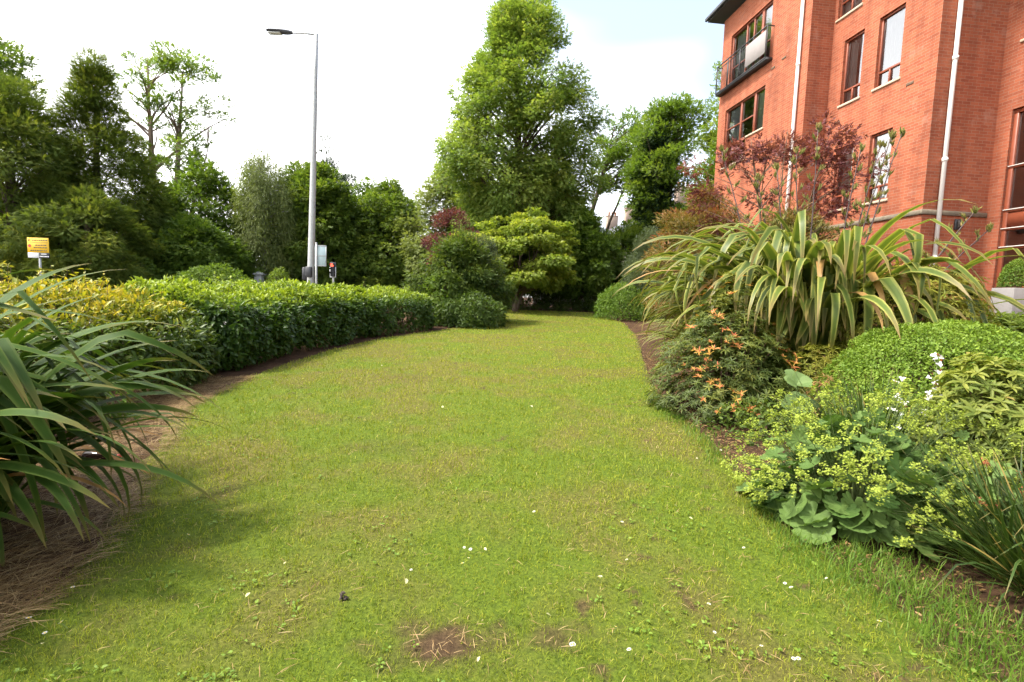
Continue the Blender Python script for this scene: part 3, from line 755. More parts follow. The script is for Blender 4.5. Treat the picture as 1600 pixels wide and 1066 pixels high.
window(P1, [winT], [(7.42, 9.97, 11.98, .07), (6.42, 9.97, 11.98, .12), (6.95, 9.97, 11.98, .05)], [(10.75, 5.8, 8.35, .045)], False, [(5.85, 6.4, 10.0, 11.95), (7.5, 8.32, 10.0, 11.95)])  # curtains added here too, lightening the dark balcony panes
window(PW, [wEnt], [(-1.1, 8.05, 9.85, .06)], [(8.4, -1.66, -.46, .05)], True, [(-.75, -.46, 8.1, 9.8)])
# entrance screen: tall glazing, spandrel, sidelight and door
mb = MB(); e0, e1 = ent[0], ent[1]
for z, h in ((6.35, .1), (5.03, .07), (3.98, .07), (3.53, .06), (3.08, .07), (1.0, .1)): mb.box(bw((e0+e1)/2, PW+.1, z), (e1-e0, .09, h), ux, .006)
for s, w in ((e1-.05, .1), (e0+.05, .1), (-1.7, .08)): mb.box(bw(s, PW+.103, 3.67), (w, .08, 5.4), ux, .006)
mb.box(bw((e0+e1)/2, PW+.108, 3.755), (e1-e0-.2, .05, .38), ux)
scr = bbuild(mb, 'entrance_screen', M['wood'])
mb = MB()
for z in (5.03, 3.98, 3.53, 3.08): mb.box(bw((e0+e1)/2, PW+.048, z+.02), (e1-e0, .02, .024), ux)
bbuild(mb, 'transom_strip', M['white_pipe'], scr)
g = MB()
for (a, b_, z0, z1) in ((e0+.05, e1-.05, 4.0, 6.3), (e0+.05, e1-.05, 3.1, 3.5), (-.98, e1-.05, 1.05, 3.05)): g.add([bw(a, PW+.115, z0), bw(b_, PW+.115, z0), bw(b_, PW+.115, z1), bw(a, PW+.115, z1)], None, [(3, 2, 1, 0)])
bbuild(g, 'pane', M['glass'], scr)
mb = MB(); mb.box(bw(-1.36, PW+.1, 2.03), (.72, .05, 2.0), ux, .01)
for z, h in ((1.2, .25), (2.2, .8)): mb.box(bw(-1.36, PW+.072, z+.2), (.44, .02, h), ux, .008)
mb.box(bw(-1.0, PW+.1, 2.03), (.07, .09, 1.98), ux, .006)
door = bbuild(mb, 'entrance_door', M['wood_bright'])
mb = MB(); mb.tube([bw(-1.08, PW+.02, 1.8), bw(-1.08, PW+.02, 2.2)], .015, 8); bbuild(mb, 'handle', M['zinc'], door)
mb = MB(); mb.box(bw(-.68, PW+.095, 2.2), (.5, .05, .07), ux, .006); bbuild(mb, 'rail', M['wood'], scr)
# stone band round the near block
mb = MB(); mb.box(bw(1.82, -.015, 3.93), (3.72, .06, .12), ux, .012); mb.box(bw(-.015, .87, 3.93), (.06, 1.86, .12), ux, .012)
bbuild(mb, 'stone_band', M['stone'])
def downpipe(s, p, z0, z1):
    mb = MB(); mb.tube([bw(s, p, z0), bw(s, p, z1)], .05, 12)
    for z in np.arange(z0+.9, z1, 2.4): mb.lathe(bw(s, p, z), [(.05, -.05), (.064, -.045), (.064, .045), (.05, .05)], 12); mb.box(bw(s, p, z), (.17, .02, .035), ux)
    bbuild(mb, 'downpipe', M['white_pipe'])
downpipe(4.06, P1-.075, 1.0, ZT); downpipe(-.075, .40, 1.9, ZT)
# balcony railing with a grey screen hung inside it
mb = MB(); pr = P1-.24
for z in (11.03, 9.98): mb.tube([bw(5.6, pr, z), bw(8.95, pr, z)], .024, 8)
mb.tube([bw(5.6, pr, 10.9), bw(8.95, pr, 10.9)], .016, 8)
for s_ in np.r_[np.linspace(5.6, 8.95, 5)]: mb.tube([bw(s_, pr, 9.98), bw(s_, pr, 11.03)], .018, 8)
for s_ in np.linspace(6.9, 8.9, 20): mb.tube([bw(s_, pr, 10.0), bw(s_, pr, 10.9)], .007, 5)
for s_ in (5.6, 8.95):
    for z in (11.03, 9.98): mb.tube([bw(s_, pr, z), bw(s_, P1, z)], .02, 8)
mb.box(bw(7.27, pr+.12, 9.93), (3.4, .24, .05), ux)
rl = bbuild(mb, 'balcony_railing', M['dark_metal'])
mb = MB(); mb.box(bw(6.22, pr-.03, 10.5), (1.2, .03, .76), ux, .005); bbuild(mb, 'screen_panel', M['grey_panel'], rl)
mb = MB(); mb.box(bw(-.03, 1.0, 3.66), (.05, .18, .26), ux, .01); lampw = bbuild(mb, 'wall_light', M['dark_metal'])
mb = MB(); mb.box(bw(-.085, 1.0, 3.66), (.06, .12, .19), ux, .015); bbuild(mb, 'cover', M['fascia'], lampw)
for (s_, p_, z_) in ((.72, -.006, 7.28), (4.92, P1-.006, 9.68), (5.5, P1-.006, 9.6), (3.2, -.006, 7.1)):
    mb = MB(); mb.box(bw(s_, p_, z_), (.22, .015, .07), ux, .003); bbuild(mb, 'air_vent', M['stem_brown'])

# planter with a clipped shrub at the entrance
pc = np.array(bw(-2.08, .80, 0)); zg = gzf(pc[0], pc[1])
pl = thing('planter', 'grey rectangular planter box before the brick entrance', 'planter', (pc[0], pc[1], zg))
mb = MB(); zt = 2.02-zg
mb.box((0, 0, zt/2-.03), (.46, 1.6, zt+.06), ux, .012); mb.build('box', M['planter'], pl)
mb = MB(); mb.box((0, 0, zt+.004), (.38, 1.5, .03), ux); mb.build('earth', M['soil'], pl)
PLANTER = (pc[0], pc[1], zt+zg)

# ------------------------------------------------------------------ trees
def tree(name, label, x, y, prof, mat, bark='bark', seed=1, r0=.25, ncl=160, cr=1.0, lpc=150, ll=.22, lw=.95, tmpl=T_SPRIG, flat=.6, droop=.15,
         hang=0, inner=.5, trunks=None, group=None, cat='tree', fork=.35, gap=0, limb=1.0, young=.42, jag=.45, base_z=None, ttop=.86, extra=None, bias=0., stem_fan=False, limbfrac=.7):
    r = np.random.default_rng(seed)
    bz = gzf(x, y) if base_z is None else base_z
    prof = np.array(prof, float); zmax = prof[-1, 0]
    t = thing(name, label, cat, (x, y, bz), group)
    wood = MB()
    # trunk(s)
    T = []
    for (dx, dy, lx, ly_, rr, tp) in (trunks or [(0, 0, 0, 0, 1, ttop)]):
        n = 12; s = np.linspace(0, 1, n)
        wx = np.cumsum(r.normal(0, .012*zmax/n**.5, n)); wy = np.cumsum(r.normal(0, .012*zmax/n**.5, n)); wx -= wx[0]; wy -= wy[0]
        P = np.stack([dx+lx*s+wx, dy+ly_*s+wy, -.15+(zmax*tp+.15)*s], -1)
        rad = r0*rr*(1-.86*s)*(1+.5*np.exp(-s*22)); T.append((P, rad))
        wood.tube(P, rad, 9)
    # clump centres within the crown's outline
    z = prof[0, 0]+(zmax-prof[0, 0])*r.random(ncl*6)
    R = np.interp(z, prof[:, 0], prof[:, 1]); keep = r.random(len(z)) < (R/prof[:, 1].max())**1.0+.03
    z = z[keep][:ncl]; R = R[keep][:ncl]; n = len(z)
    a = r.uniform(0, 2*PI, n)
    out = inner+(1-inner)*np.sqrt(r.random(n))
    dirn = np.stack([np.cos(a)*2, np.sin(a)*2, z*.35], -1)
    R = R*(1-jag/2+jag*vnoise(dirn, 1.0, seed+5)*1.2)
    cl = 1.0*cr*r.uniform(.65, 1.25, n)
    rr = np.maximum(R*out-cl*.55, 0)
    # crown axis follows the (first) trunk
    ax = np.interp(z, T[0][0][:, 2], T[0][0][:, 0]); ay = np.interp(z, T[0][0][:, 2], T[0][0][:, 1])
    Cc = np.stack([ax*.6+rr*np.cos(a), ay*.6+rr*np.sin(a), z], -1)
    if trunks and len(trunks) > 1:
        w = r.integers(0, len(T), n)
        for k in range(len(T)):
            m = w == k
            Cc[m, 0] += np.interp(z[m], T[k][0][:, 2], T[k][0][:, 0])*.7; Cc[m, 1] += np.interp(z[m], T[k][0][:, 2], T[k][0][:, 1])*.7
    if gap:
        g = vnoise(Cc, cr*2.6, seed+9); Cc = Cc[g > gap]; cl = cl[g > gap]; n = len(Cc); a = a[g > gap]
    if extra is not None:
        e = np.array(extra, float); Cc = np.vstack([Cc, e[:, :3]]); cl = np.r_[cl, e[:, 3]]; n = len(Cc)
    # limbs
    for k in range(n):
        if r.random() > limbfrac: continue
        c = Cc[k]
        P, rad = min(T, key=lambda t_: math.hypot(c[0]-np.interp(c[2], t_[0][:, 2], t_[0][:, 0]), c[1]-np.interp(c[2], t_[0][:, 2], t_[0][:, 1]))) if r.random() < .85 else T[0]
        c = Cc[k]; zq = min(c[2], P[-1, 2]); d = math.hypot(c[0]-np.interp(zq, P[:, 2], P[:, 0]), c[1]-np.interp(zq, P[:, 2], P[:, 1]))
        d = min(d, 4.5); zs = min(max(c[2]-d*(.55+.4*r.random())*(1 if droop < .6 else .3), prof[0, 0]*fork+.2), P[-1, 2]*.97)
        if stem_fan: zs = .1
        p0 = np.array([np.interp(zs, P[:, 2], P[:, i]) for i in range(3)]); rad0 = float(np.interp(zs, P[:, 2], rad))
        s = np.linspace(0, 1, 6)[:, None]
        mid = (p0+c)/2+np.array([0, 0, .12*d])+r.normal(0, .07*d+.02, 3)
        B = (1-s)**2*p0+2*s*(1-s)*mid+s*s*c
        b0 = min(rad0*.6, (.012+.016*np.linalg.norm(c-p0))*limb)
        wood.tube(B, np.linspace(b0, b0*.22, 6), 5, False)
    wood.build('trunk', M[bark], t, True)
    # leaves
    cnt = np.maximum((lpc*(cl/cr)**2).astype(int), 8); ix = np.repeat(np.arange(n), cnt); m = len(ix)
    dv = unit(r.normal(0, 1, (m, 3))); rad = np.cbrt(r.random(m))**.75
    off = dv*rad[:, None]*cl[ix][:, None]*np.array([1, 1, flat])
    P = Cc[ix]+off
    oc = unit((Cc-np.array([0, 0, zmax*.45]))*np.array([1, 1, .6])+1e-6)[ix]
    if hang:
        P[:, 2] -= hang*r.random(m)**1.3*(.5+r.random(n)[ix])
    out_d = unit(dv*np.array([1, 1, .5])+oc*.8)
    D = unit(out_d+r.normal(0, .45, (m, 3))-np.array([0, 0, droop]))
    N = unit(np.array([0, 0, .9])+oc*.55+dv*.35+r.normal(0, .45, (m, 3)))
    ct = r.normal(0, .13, n)[ix]
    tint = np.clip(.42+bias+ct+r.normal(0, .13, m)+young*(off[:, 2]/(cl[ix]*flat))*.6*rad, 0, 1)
    sz = ll*r.uniform(.7, 1.3, m)
    lv = Leaves(); lv.add(P, D, N, sz, sz*lw, tmpl, tint)
    lv.build('crown', M[mat], t)
    return t

W1 = .95
# the tall lime that crowns the lawn
tree('lime_tree', 'tallest tree in the scene, a pale green lime with hanging boughs behind the golden maple', -.15, 32, [(2.4, 2.5), (4.4, 3.85), (6.8, 4.2), (9.2, 4.0), (11.6, 3.6), (13.4, 3.05), (15, 2.4), (16.8, 1.95), (17.9, 1.5), (18.5, .5)],
     'lime', seed=11, r0=.45, ncl=820, cr=.70, lpc=165, ll=.22, lw=1.0, droop=.5, hang=.6, inner=.55, jag=.8, flat=.5, young=.5, limbfrac=.25, gap=.26,
     extra=[(-.8, 0, 17.9, .7), (-.9, .1, 18.7, .45), (.9, 0, 17.6, .7), (1.1, -.1, 18.3, .4), (-3.9, .5, 10.2, .9), (-4.2, -.3, 9.5, .8), (4.2, 0, 11.8, .9), (4.6, 0, 11.0, .7), (-3.6, 0, 13.0, .7), (3.6, -.3, 14.2, .7)])
tree('conifer', 'dark green conifer with an open pointed top, left of the bare double-trunked tree', -22.6, 28, [(0.4, 3.2), (2, 3.2), (5, 2.75), (8, 1.95), (10.4, 1.0), (11.8, .5), (12.7, .1)], 'conifer', seed=21, r0=.35, ncl=300, cr=.75, lpc=170, ll=.36, lw=.55, tmpl=T_SPRAY, droop=.25, inner=.72, flat=.8, jag=.4, limbfrac=.25, young=.3)
tree('conifer', 'broad dark evergreen at the left edge overhanging the yellow notice', -24.6, 25.5, [(0.3, 3.8), (2.2, 4.1), (5, 3.5), (7.8, 2.4), (9.6, 1.2), (10.6, .2)], 'conifer', seed=22, r0=.4, ncl=330, cr=.85, lpc=190, ll=.36, lw=.55, tmpl=T_SPRAY, droop=.35, inner=.72, flat=.7, jag=.5, limbfrac=.25, young=.3)
tree('conifer', 'rounded dark evergreen behind the yellow notice, shorter than the pointed conifer', -20.2, 24.5, [(0.3, 2.2), (1.6, 2.4), (3.2, 2.0), (4.4, 1.1), (5.0, .3)], 'conifer', seed=24, r0=.3, ncl=190, cr=.6, lpc=150, ll=.32, lw=.55, tmpl=T_SPRAY, droop=.3, inner=.6, flat=.7, jag=1.3, limbfrac=.2, bias=-.02, gap=.3)
tree('broadleaf_tree', 'tall dark tree cut off by the left edge of the photo', -33.2, 32, [(4, 2.5), (8, 3.4), (12, 3.4), (14.5, 2.6), (16, .6)], 'oak', seed=23, r0=.4, ncl=150, cr=1.1, lpc=150, ll=.34, gap=.3, inner=.5, droop=.3)
tree('bare_topped_tree', 'thinly leaved tall tree with two pinkish bare trunks beside the pointed conifer', -24.5, 36, [(4, 1.2), (7, 2.6), (10, 2.6), (13, 2.7), (15.3, 2.1), (16.8, .6)], 'ash', 'bark_pale', seed=31, r0=.36, ncl=150, cr=.58, lpc=80, ll=.26, flat=.5, inner=.45, jag=.8,
     trunks=[(-.3, 0, -.6, 0, 1, .93), (.35, .2, 1.3, .3, .95, .88), (.5, 0, 3.2, -.5, .55, .62)], gap=.30, limb=1.4, limbfrac=1, bias=.08, ttop=.9)
tree('broadleaf_tree', 'mid green leafy tree growing under the thin double-trunked tree', -20.3, 33.5, [(1, 2.6), (3, 3.4), (5.5, 3.0), (7.4, 1.8), (8.6, .3)], 'ash', seed=32, r0=.25, ncl=170, cr=.9, lpc=140, ll=.30, inner=.55, droop=.35, gap=.2)
tree('large_shrub', 'spreading fresh green shrub across the road, left of the weeping birch', -18.6, 29.8, [(.2, 2.4), (1.4, 3.0), (2.8, 2.5), (4.0, 1.2), (4.6, .2)], 'ash', seed=33, r0=.12, ncl=190, cr=.62, lpc=130, ll=.24, inner=.6, droop=.3, cat='shrub', stem_fan=True, limbfrac=.3, bias=-.12)
tree('large_shrub', 'low deep green shrub across the road, just right of the clipped round-topped bush', -20.0, 28.5, [(.2, 1.7), (1.2, 2.1), (2.6, 1.7), (3.6, .4)], 'oak', seed=34, r0=.10, ncl=120, cr=.6, lpc=130, ll=.24, inner=.6, droop=.3, cat='shrub', stem_fan=True, limbfrac=.3, bias=.1)
tree('weeping_birch', 'greyish green weeping birch with trailing twigs left of the street lamp', -16.0, 33, [(2.4, 1.3), (4, 1.8), (6.5, 1.9), (8.3, 1.5), (9.6, .5)], 'birch', 'birch_bark', seed=41, r0=.2, ncl=230, cr=.5, lpc=170, ll=.22, lw=.4, droop=1.6, hang=2.2, inner=.55, flat=.9, jag=.45)
tree('broadleaf_tree', 'dark leafy tree directly behind the street lamp pole', -13.6, 36, [(.8, 2.6), (3, 3.1), (5.5, 2.9), (7.6, 2.0), (9.0, .4)], 'oak', seed=42, r0=.3, ncl=260, cr=.85, lpc=165, ll=.28, inner=.6, droop=.4, bias=.02)
tree('broadleaf_tree', 'shaded leafy tree between the weeping birch and the street lamp', -16.0, 38, [(.8, 2.0), (4, 2.4), (6.8, 2.2), (8.8, 1.3), (9.8, .3)], 'oak', seed=43, r0=.3, ncl=160, cr=.85, lpc=150, ll=.28, inner=.6, droop=.4, bias=-.1)
tree('broadleaf_tree', 'rounded dark green tree right of the traffic light', -9.3, 38, [(.6, 2.4), (3, 2.9), (5, 2.8), (7, 1.9), (8.0, .7), (8.4, .2)], 'oak', seed=44, r0=.3, ncl=230, cr=.85, lpc=165, ll=.28, inner=.6, droop=.4, bias=.08)
tree('broadleaf_tree', 'domed leafy tree with yellowish top, between the two dark rounded trees', -11.6, 40.5, [(1, 2.0), (4, 2.5), (6.4, 2.1), (8.2, 1.0), (8.9, .2)], 'ash', seed=45, r0=.3, ncl=160, cr=.85, lpc=150, ll=.28, inner=.6, droop=.35, bias=-.06)
tree('spruce', 'dark spruce spire rising behind the street lamp', -16.4, 45, [(3, 3.0), (7, 2.4), (10, 1.6), (12, .85), (13.6, .1)], 'spruce', seed=46, r0=.25, ncl=190, cr=.6, lpc=110, ll=.38, lw=.5, tmpl=T_SPRAY, droop=.35, inner=.55, flat=.35, jag=.5, gap=.2)
tree('spruce', 'smaller spruce tip showing right of the taller spire', -15.0, 47, [(3, 2.4), (7, 1.8), (9.4, 1.0), (11.2, .1)], 'spruce', seed=47, r0=.22, ncl=120, cr=.6, lpc=100, ll=.38, lw=.5, tmpl=T_SPRAY, droop=.35, inner=.5, flat=.35, jag=.5)
tree('broadleaf_tree', 'airy grey-green tree leaning on the left side of the tall lime', -4.7, 35, [(.8, 1.8), (3, 2.4), (5.5, 2.5), (7.5, 1.9), (9.2, .4)], 'birch', seed=51, r0=.2, ncl=190, cr=.75, lpc=150, ll=.26, inner=.5, droop=.6, hang=.5, jag=.6, gap=.22, bias=.05)
tree('broadleaf_tree', 'light green tree filling the gap under the left boughs of the lime', -2.6, 37, [(.8, 2.0), (3, 2.6), (5.5, 2.6), (7, 1.6), (8, .3)], 'ash', seed=52, r0=.2, ncl=170, cr=.8, lpc=150, ll=.28, inner=.5, droop=.5, bias=-.1)
tree('leaning_tree', 'thin-crowned tree with a leaning bare trunk right of the tall lime', 4.6, 42.5, [(9.5, .8), (10.6, 2.2), (12, 2.8), (13.7, 2.6), (15, 1.6), (15.6, .4)], 'ash', seed=53, r0=.33, ncl=105, cr=.7, lpc=85, ll=.30, inner=.4, jag=.6, gap=.28, limb=1.0, limbfrac=1,
     trunks=[(0, 0, 2.9, 0, 1, .93), (.2, 0, 5.4, .3, .6, .85)])
tree('ivy_clad_tree', 'tree with an ivy-clad dark trunk and a fresh green crown left of the brick block', 10.2, 36.5, [(4.6, 1.0), (6.2, 1.9), (9, 2.7), (11.6, 2.8), (13.2, 2.2), (14.4, .6)], 'ash', seed=54, r0=.35, ncl=260, cr=.75, lpc=120, ll=.26, inner=.5, jag=1.0, gap=.34, bias=.02,
     trunks=[(0, 0, .4, 0, 1, .86), (.1, 0, -1.2, .2, .8, .8)])
ivy = tree('ivy', 'dark ivy wrapping the trunk of the tree left of the brick block', 9.6, 36.2, [(.3, .9), (3, 1.0), (6, 1.5), (9, 1.35), (11.5, .9), (12.6, .2)], 'ivy', seed=55, r0=.08, ncl=170, cr=.6, lpc=150, ll=.26, inner=.35, flat=1.1, droop=.7, cat='climber', limbfrac=.3, young=.1)
tree('broadleaf_tree', 'tall fresh green tree half hidden behind the far corner of the brick block', 16.9, 38.5, [(3, 2.8), (8, 3.6), (12, 3.5), (16, 3.0), (18.5, 2.0), (20, .4)], 'lime', seed=56, r0=.35, ncl=240, cr=1.0, lpc=140, ll=.32, inner=.5, jag=.6, gap=.25)
tree('broadleaf_tree', 'yellow-green tree low beside the far corner of the brick block', 12.9, 33, [(1, 1.9), (4, 2.3), (7, 2.0), (9.6, 1.2), (11, .2)], 'ash', seed=57, r0=.22, ncl=170, cr=.8, lpc=140, ll=.28, inner=.5, jag=.5, bias=.12)
tree('broadleaf_tree', 'deep green tree closing the view under the boughs of the tall lime', 2.2, 47, [(.8, 3.0), (4, 4.2), (7.5, 3.8), (10, 2.0), (11, .3)], 'oak', seed=58, r0=.3, ncl=230, cr=1.0, lpc=150, ll=.34, inner=.5)
# behind the lawn's far end
tree('golden_maple', 'small golden green maple standing alone at the far end of the lawn', .10, 27, [(1.25, 1.7), (1.9, 2.5), (2.6, 2.55), (3.4, 2.4), (4.2, 1.9), (4.9, 1.1), (5.3, .3)], 'maple', seed=61, r0=.13, ncl=170, cr=.62, lpc=170, ll=.17, lw=.8, tmpl=T_RHOMB, flat=.34, inner=.45, droop=.4, jag=.7, fork=.6,
     trunks=[(0, 0, .35, 0, 1, .8), (0, .02, -.7, .2, .75, .66), (.02, 0, 1.1, -.2, .7, .66)], limbfrac=.9, young=.4, gap=.22)
tree('broadleaf_tree', 'dark green tree with bright leaf tips right behind the golden maple', 3.9, 31, [(1.0, 1.7), (2.5, 2.1), (4, 1.9), (5.2, 1.3), (6.0, .3)], 'ash', seed=62, r0=.16, ncl=210, cr=.55, lpc=140, ll=.24, inner=.55, flat=.5, droop=.35, bias=-.14, young=.4)
tree('broadleaf_tree', 'dark tree below the row of chimneys at the far end of the lawn', 7.4, 34, [(.8, 2.0), (2.4, 2.5), (3.8, 2.2), (4.9, 1.2), (5.6, .2)], 'oak', seed=63, r0=.18, ncl=200, cr=.65, lpc=140, ll=.24, inner=.55, droop=.35)
tree('broadleaf_tree', 'shaded leafy tree behind the left side of the golden maple', -2.2, 32.5, [(.8, 2.0), (2.4, 2.4), (4, 2.1), (5.4, 1.3), (6.2, .2)], 'oak', seed=64, r0=.18, ncl=190, cr=.65, lpc=140, ll=.24, inner=.55, droop=.35, bias=-.05)
tree('conical_shrub', 'grey-green upright shrub beside the bronze-leaved bush', 6.15, 24, [(.1, .8), (1.2, 1.15), (2.6, .95), (3.7, .5), (4.3, .1)], 'greygreen', seed=65, r0=.08, ncl=170, cr=.34, lpc=170, ll=.13, lw=.4, tmpl=T_SPRIG, inner=.55, flat=.9, droop=-.3, cat='shrub', jag=.4)
tree('bronze_shrub', 'large bronze and tan-leaved shrub against the far part of the brick block', 6.0, 16.6, [(.2, 1.2), (1.4, 1.5), (2.5, 1.55), (3.5, 1.1), (4.3, .3)], 'tan', 'stem_brown', seed=66, r0=.07, ncl=170, gap=.25, bias=.08, cr=.42, lpc=140, ll=.15, lw=.5, inner=.55, flat=.5, droop=.2, cat='shrub', stem_fan=True, limbfrac=.5, jag=.5, young=.35)
tree('purple_plum', 'airy purple-leaved plum tree in front of the brick wall', 6.9, 13.6, [(2.2, .9), (3.2, 1.7), (4.0, 1.8), (4.8, 1.3), (5.5, .3)], 'purple', 'stem_brown', seed=67, r0=.06, ncl=150, cr=.32, lpc=70, ll=.15, lw=.75, tmpl=T_SPRIG, inner=.35, flat=.6, droop=.2, jag=1.0, gap=.47, limbfrac=1, limb=1.3,
     trunks=[(0, 0, -.9, .2, 1, .9), (.05, 0, .9, -.2, .9, .9), (0, 0, .1, .3, .8, .95)])
tree('olive_shrub', 'olive green leafy shrub between the purple plum and the tall sword-leaved clump', 6.5, 12.4, [(.2, 1.1), (1.0, 1.5), (1.9, 1.3), (2.5, .7), (2.9, .2)], 'tan', 'stem_brown', seed=68, r0=.06, ncl=190, cr=.4, lpc=130, ll=.14, lw=.45, inner=.55, flat=.6, cat='shrub', stem_fan=True, limbfrac=.5, bias=-.15)
# left group at the end of the hedge
tree('purple_smoke_shrub', 'purple-topped shrub rising behind the green climber at the end of the hedge', -2.45, 20.2, [(.4, .7), (1.8, 1.0), (2.9, 1.2), (3.7, .85), (4.15, .2)], 'purple', 'stem_brown', seed=71, r0=.05, ncl=130, cr=.32, lpc=80, ll=.13, lw=.7, inner=.4, gap=.31, flat=.7, cat='shrub', stem_fan=True, limbfrac=.5)
tree('tall_green_shrub', 'tall mixed green shrub at the end of the hedge, left of the golden maple', -1.9, 18.9, [(.2, 1.0), (1.2, 1.35), (2.0, 1.25), (2.6, .8), (3.1, .2)], 'shrub', 'stem_brown', seed=72, r0=.06, ncl=260, cr=.40, lpc=110, ll=.15, lw=.75, inner=.45, flat=.65, droop=.4, cat='shrub', stem_fan=True, limbfrac=.4, jag=1.2, gap=.3, bias=.06, young=.6)
tree('feathery_shrub', 'fine-leaved light green shrub close to the left of the maple trunk', -1.15, 20.2, [(.2, .5), (1.2, .75), (2.2, .65), (3.0, .2)], 'greygreen', 'stem_brown', seed=73, r0=.05, ncl=150, cr=.33, lpc=150, ll=.11, lw=.4, inner=.5, flat=.9, droop=.2, cat='shrub', stem_fan=True, limbfrac=.4, bias=-.1)

# ------------------------------------------------------------------ rounded bushes and hedges
def bush(name, label, x, y, rx, ry, h, mat, n, ll, lw, tmpl=T_LEAF, seed=1, cat='shrub', depth=.3, lobes=.18, lobe_s=.5, rosette=0, tipf=None, base=None, group=None, up=.5, jit=.5, stem='stem_brown', flatten=1.0, nst=26, low=-.15, topbias=.25, tintb=.4):
    r = np.random.default_rng(seed)
    bz = gzf(x, y) if base is None else base
    t = thing(name, label, cat, (x, y, bz), group)
    d = unit(r.normal(0, 1, (int(n*1.7), 3))); d = d[d[:, 2] > low][:n]; m = len(d)
    R = 1-lobes+2*lobes*fbm(d*np.array([rx, ry, h]), lobe_s, seed+3)
    dep = 1-depth*r.random(m)**2.0
    P = d*np.array([rx, ry, h*.86])*(R*dep)[:, None]+np.array([0, 0, h*.14])
    P[:, 2] = np.maximum(P[:, 2], gz(x+P[:, 0], y+P[:, 1])-bz+.03)
    nrm = unit(d/np.array([rx, ry, h]))
    tint = np.clip(tintb+topbias*d[:, 2]*.5+.5*(fbm(P, lobe_s*.8, seed+8)-.5)+r.normal(0, .10, m), 0, 1)
    lv = Leaves(); sz = ll*r.uniform(.65, 1.25, m)
    if rosette:
        axis = unit(nrm+np.array([0, 0, up])+r.normal(0, .25, (m, 3)))
        e1 = unit(np.cross(axis, np.array([.3, .9, .1]))); e2 = np.cross(axis, e1)
        tf = np.zeros(m, bool) if tipf is None else (r.random(m) < tipf)*(dep > 1-depth*.25)*(d[:, 2] > -.05)
        if tipf is not None: tf = tf & (vnoise(P, .40, seed+31) > .56)
        for k in range(rosette):
            a = 2*PI*k/rosette+r.uniform(0, .8, m); el = r.uniform(-.1, .55, m)+tf*.25
            D = unit((np.cos(a)*np.cos(el))[:, None]*e1+(np.sin(a)*np.cos(el))[:, None]*e2+np.sin(el)[:, None]*axis)
            tt = np.where(tf, r.uniform(.80, 1, m), np.minimum(tint+r.normal(0, .05, m), .76 if tipf is not None else 1))
            lv.add(P+tf[:, None]*axis*.02, D, axis, sz*np.where(tf, r.uniform(.5, 1.1, m), 1), sz*lw*np.where(tf, .75, 1), tmpl, tt)
    else:
        D = unit(nrm*.5+r.normal(0, .7, (m, 3))+np.array([0, 0, up-.5])); N = unit(nrm+np.array([0, 0, .5])+r.normal(0, jit, (m, 3)))
        lv.add(P, D, N, sz, sz*lw, tmpl, tint)
    lv.build('foliage', M[mat], t)
    st = MB()
    for k in range(nst):
        a = r.uniform(0, 2*PI); q = r.uniform(.2, .8)
        e = np.array([rx*q*math.cos(a), ry*q*math.sin(a), h*(.9*math.sqrt(1-q*q))]); p0 = np.array([rx*.12*math.cos(a), ry*.12*math.sin(a), -.05])
        s = np.linspace(0, 1, 5)[:, None]; mid = p0*.5+e*.5+np.array([0, 0, .1*h])
        st.tube((1-s)**2*p0+2*s*(1-s)*mid+s*s*e, np.linspace(.016, .004, 5)*(h/1.2)**.5, 5, False)
    st.build('stems', M[stem], t)
    return t
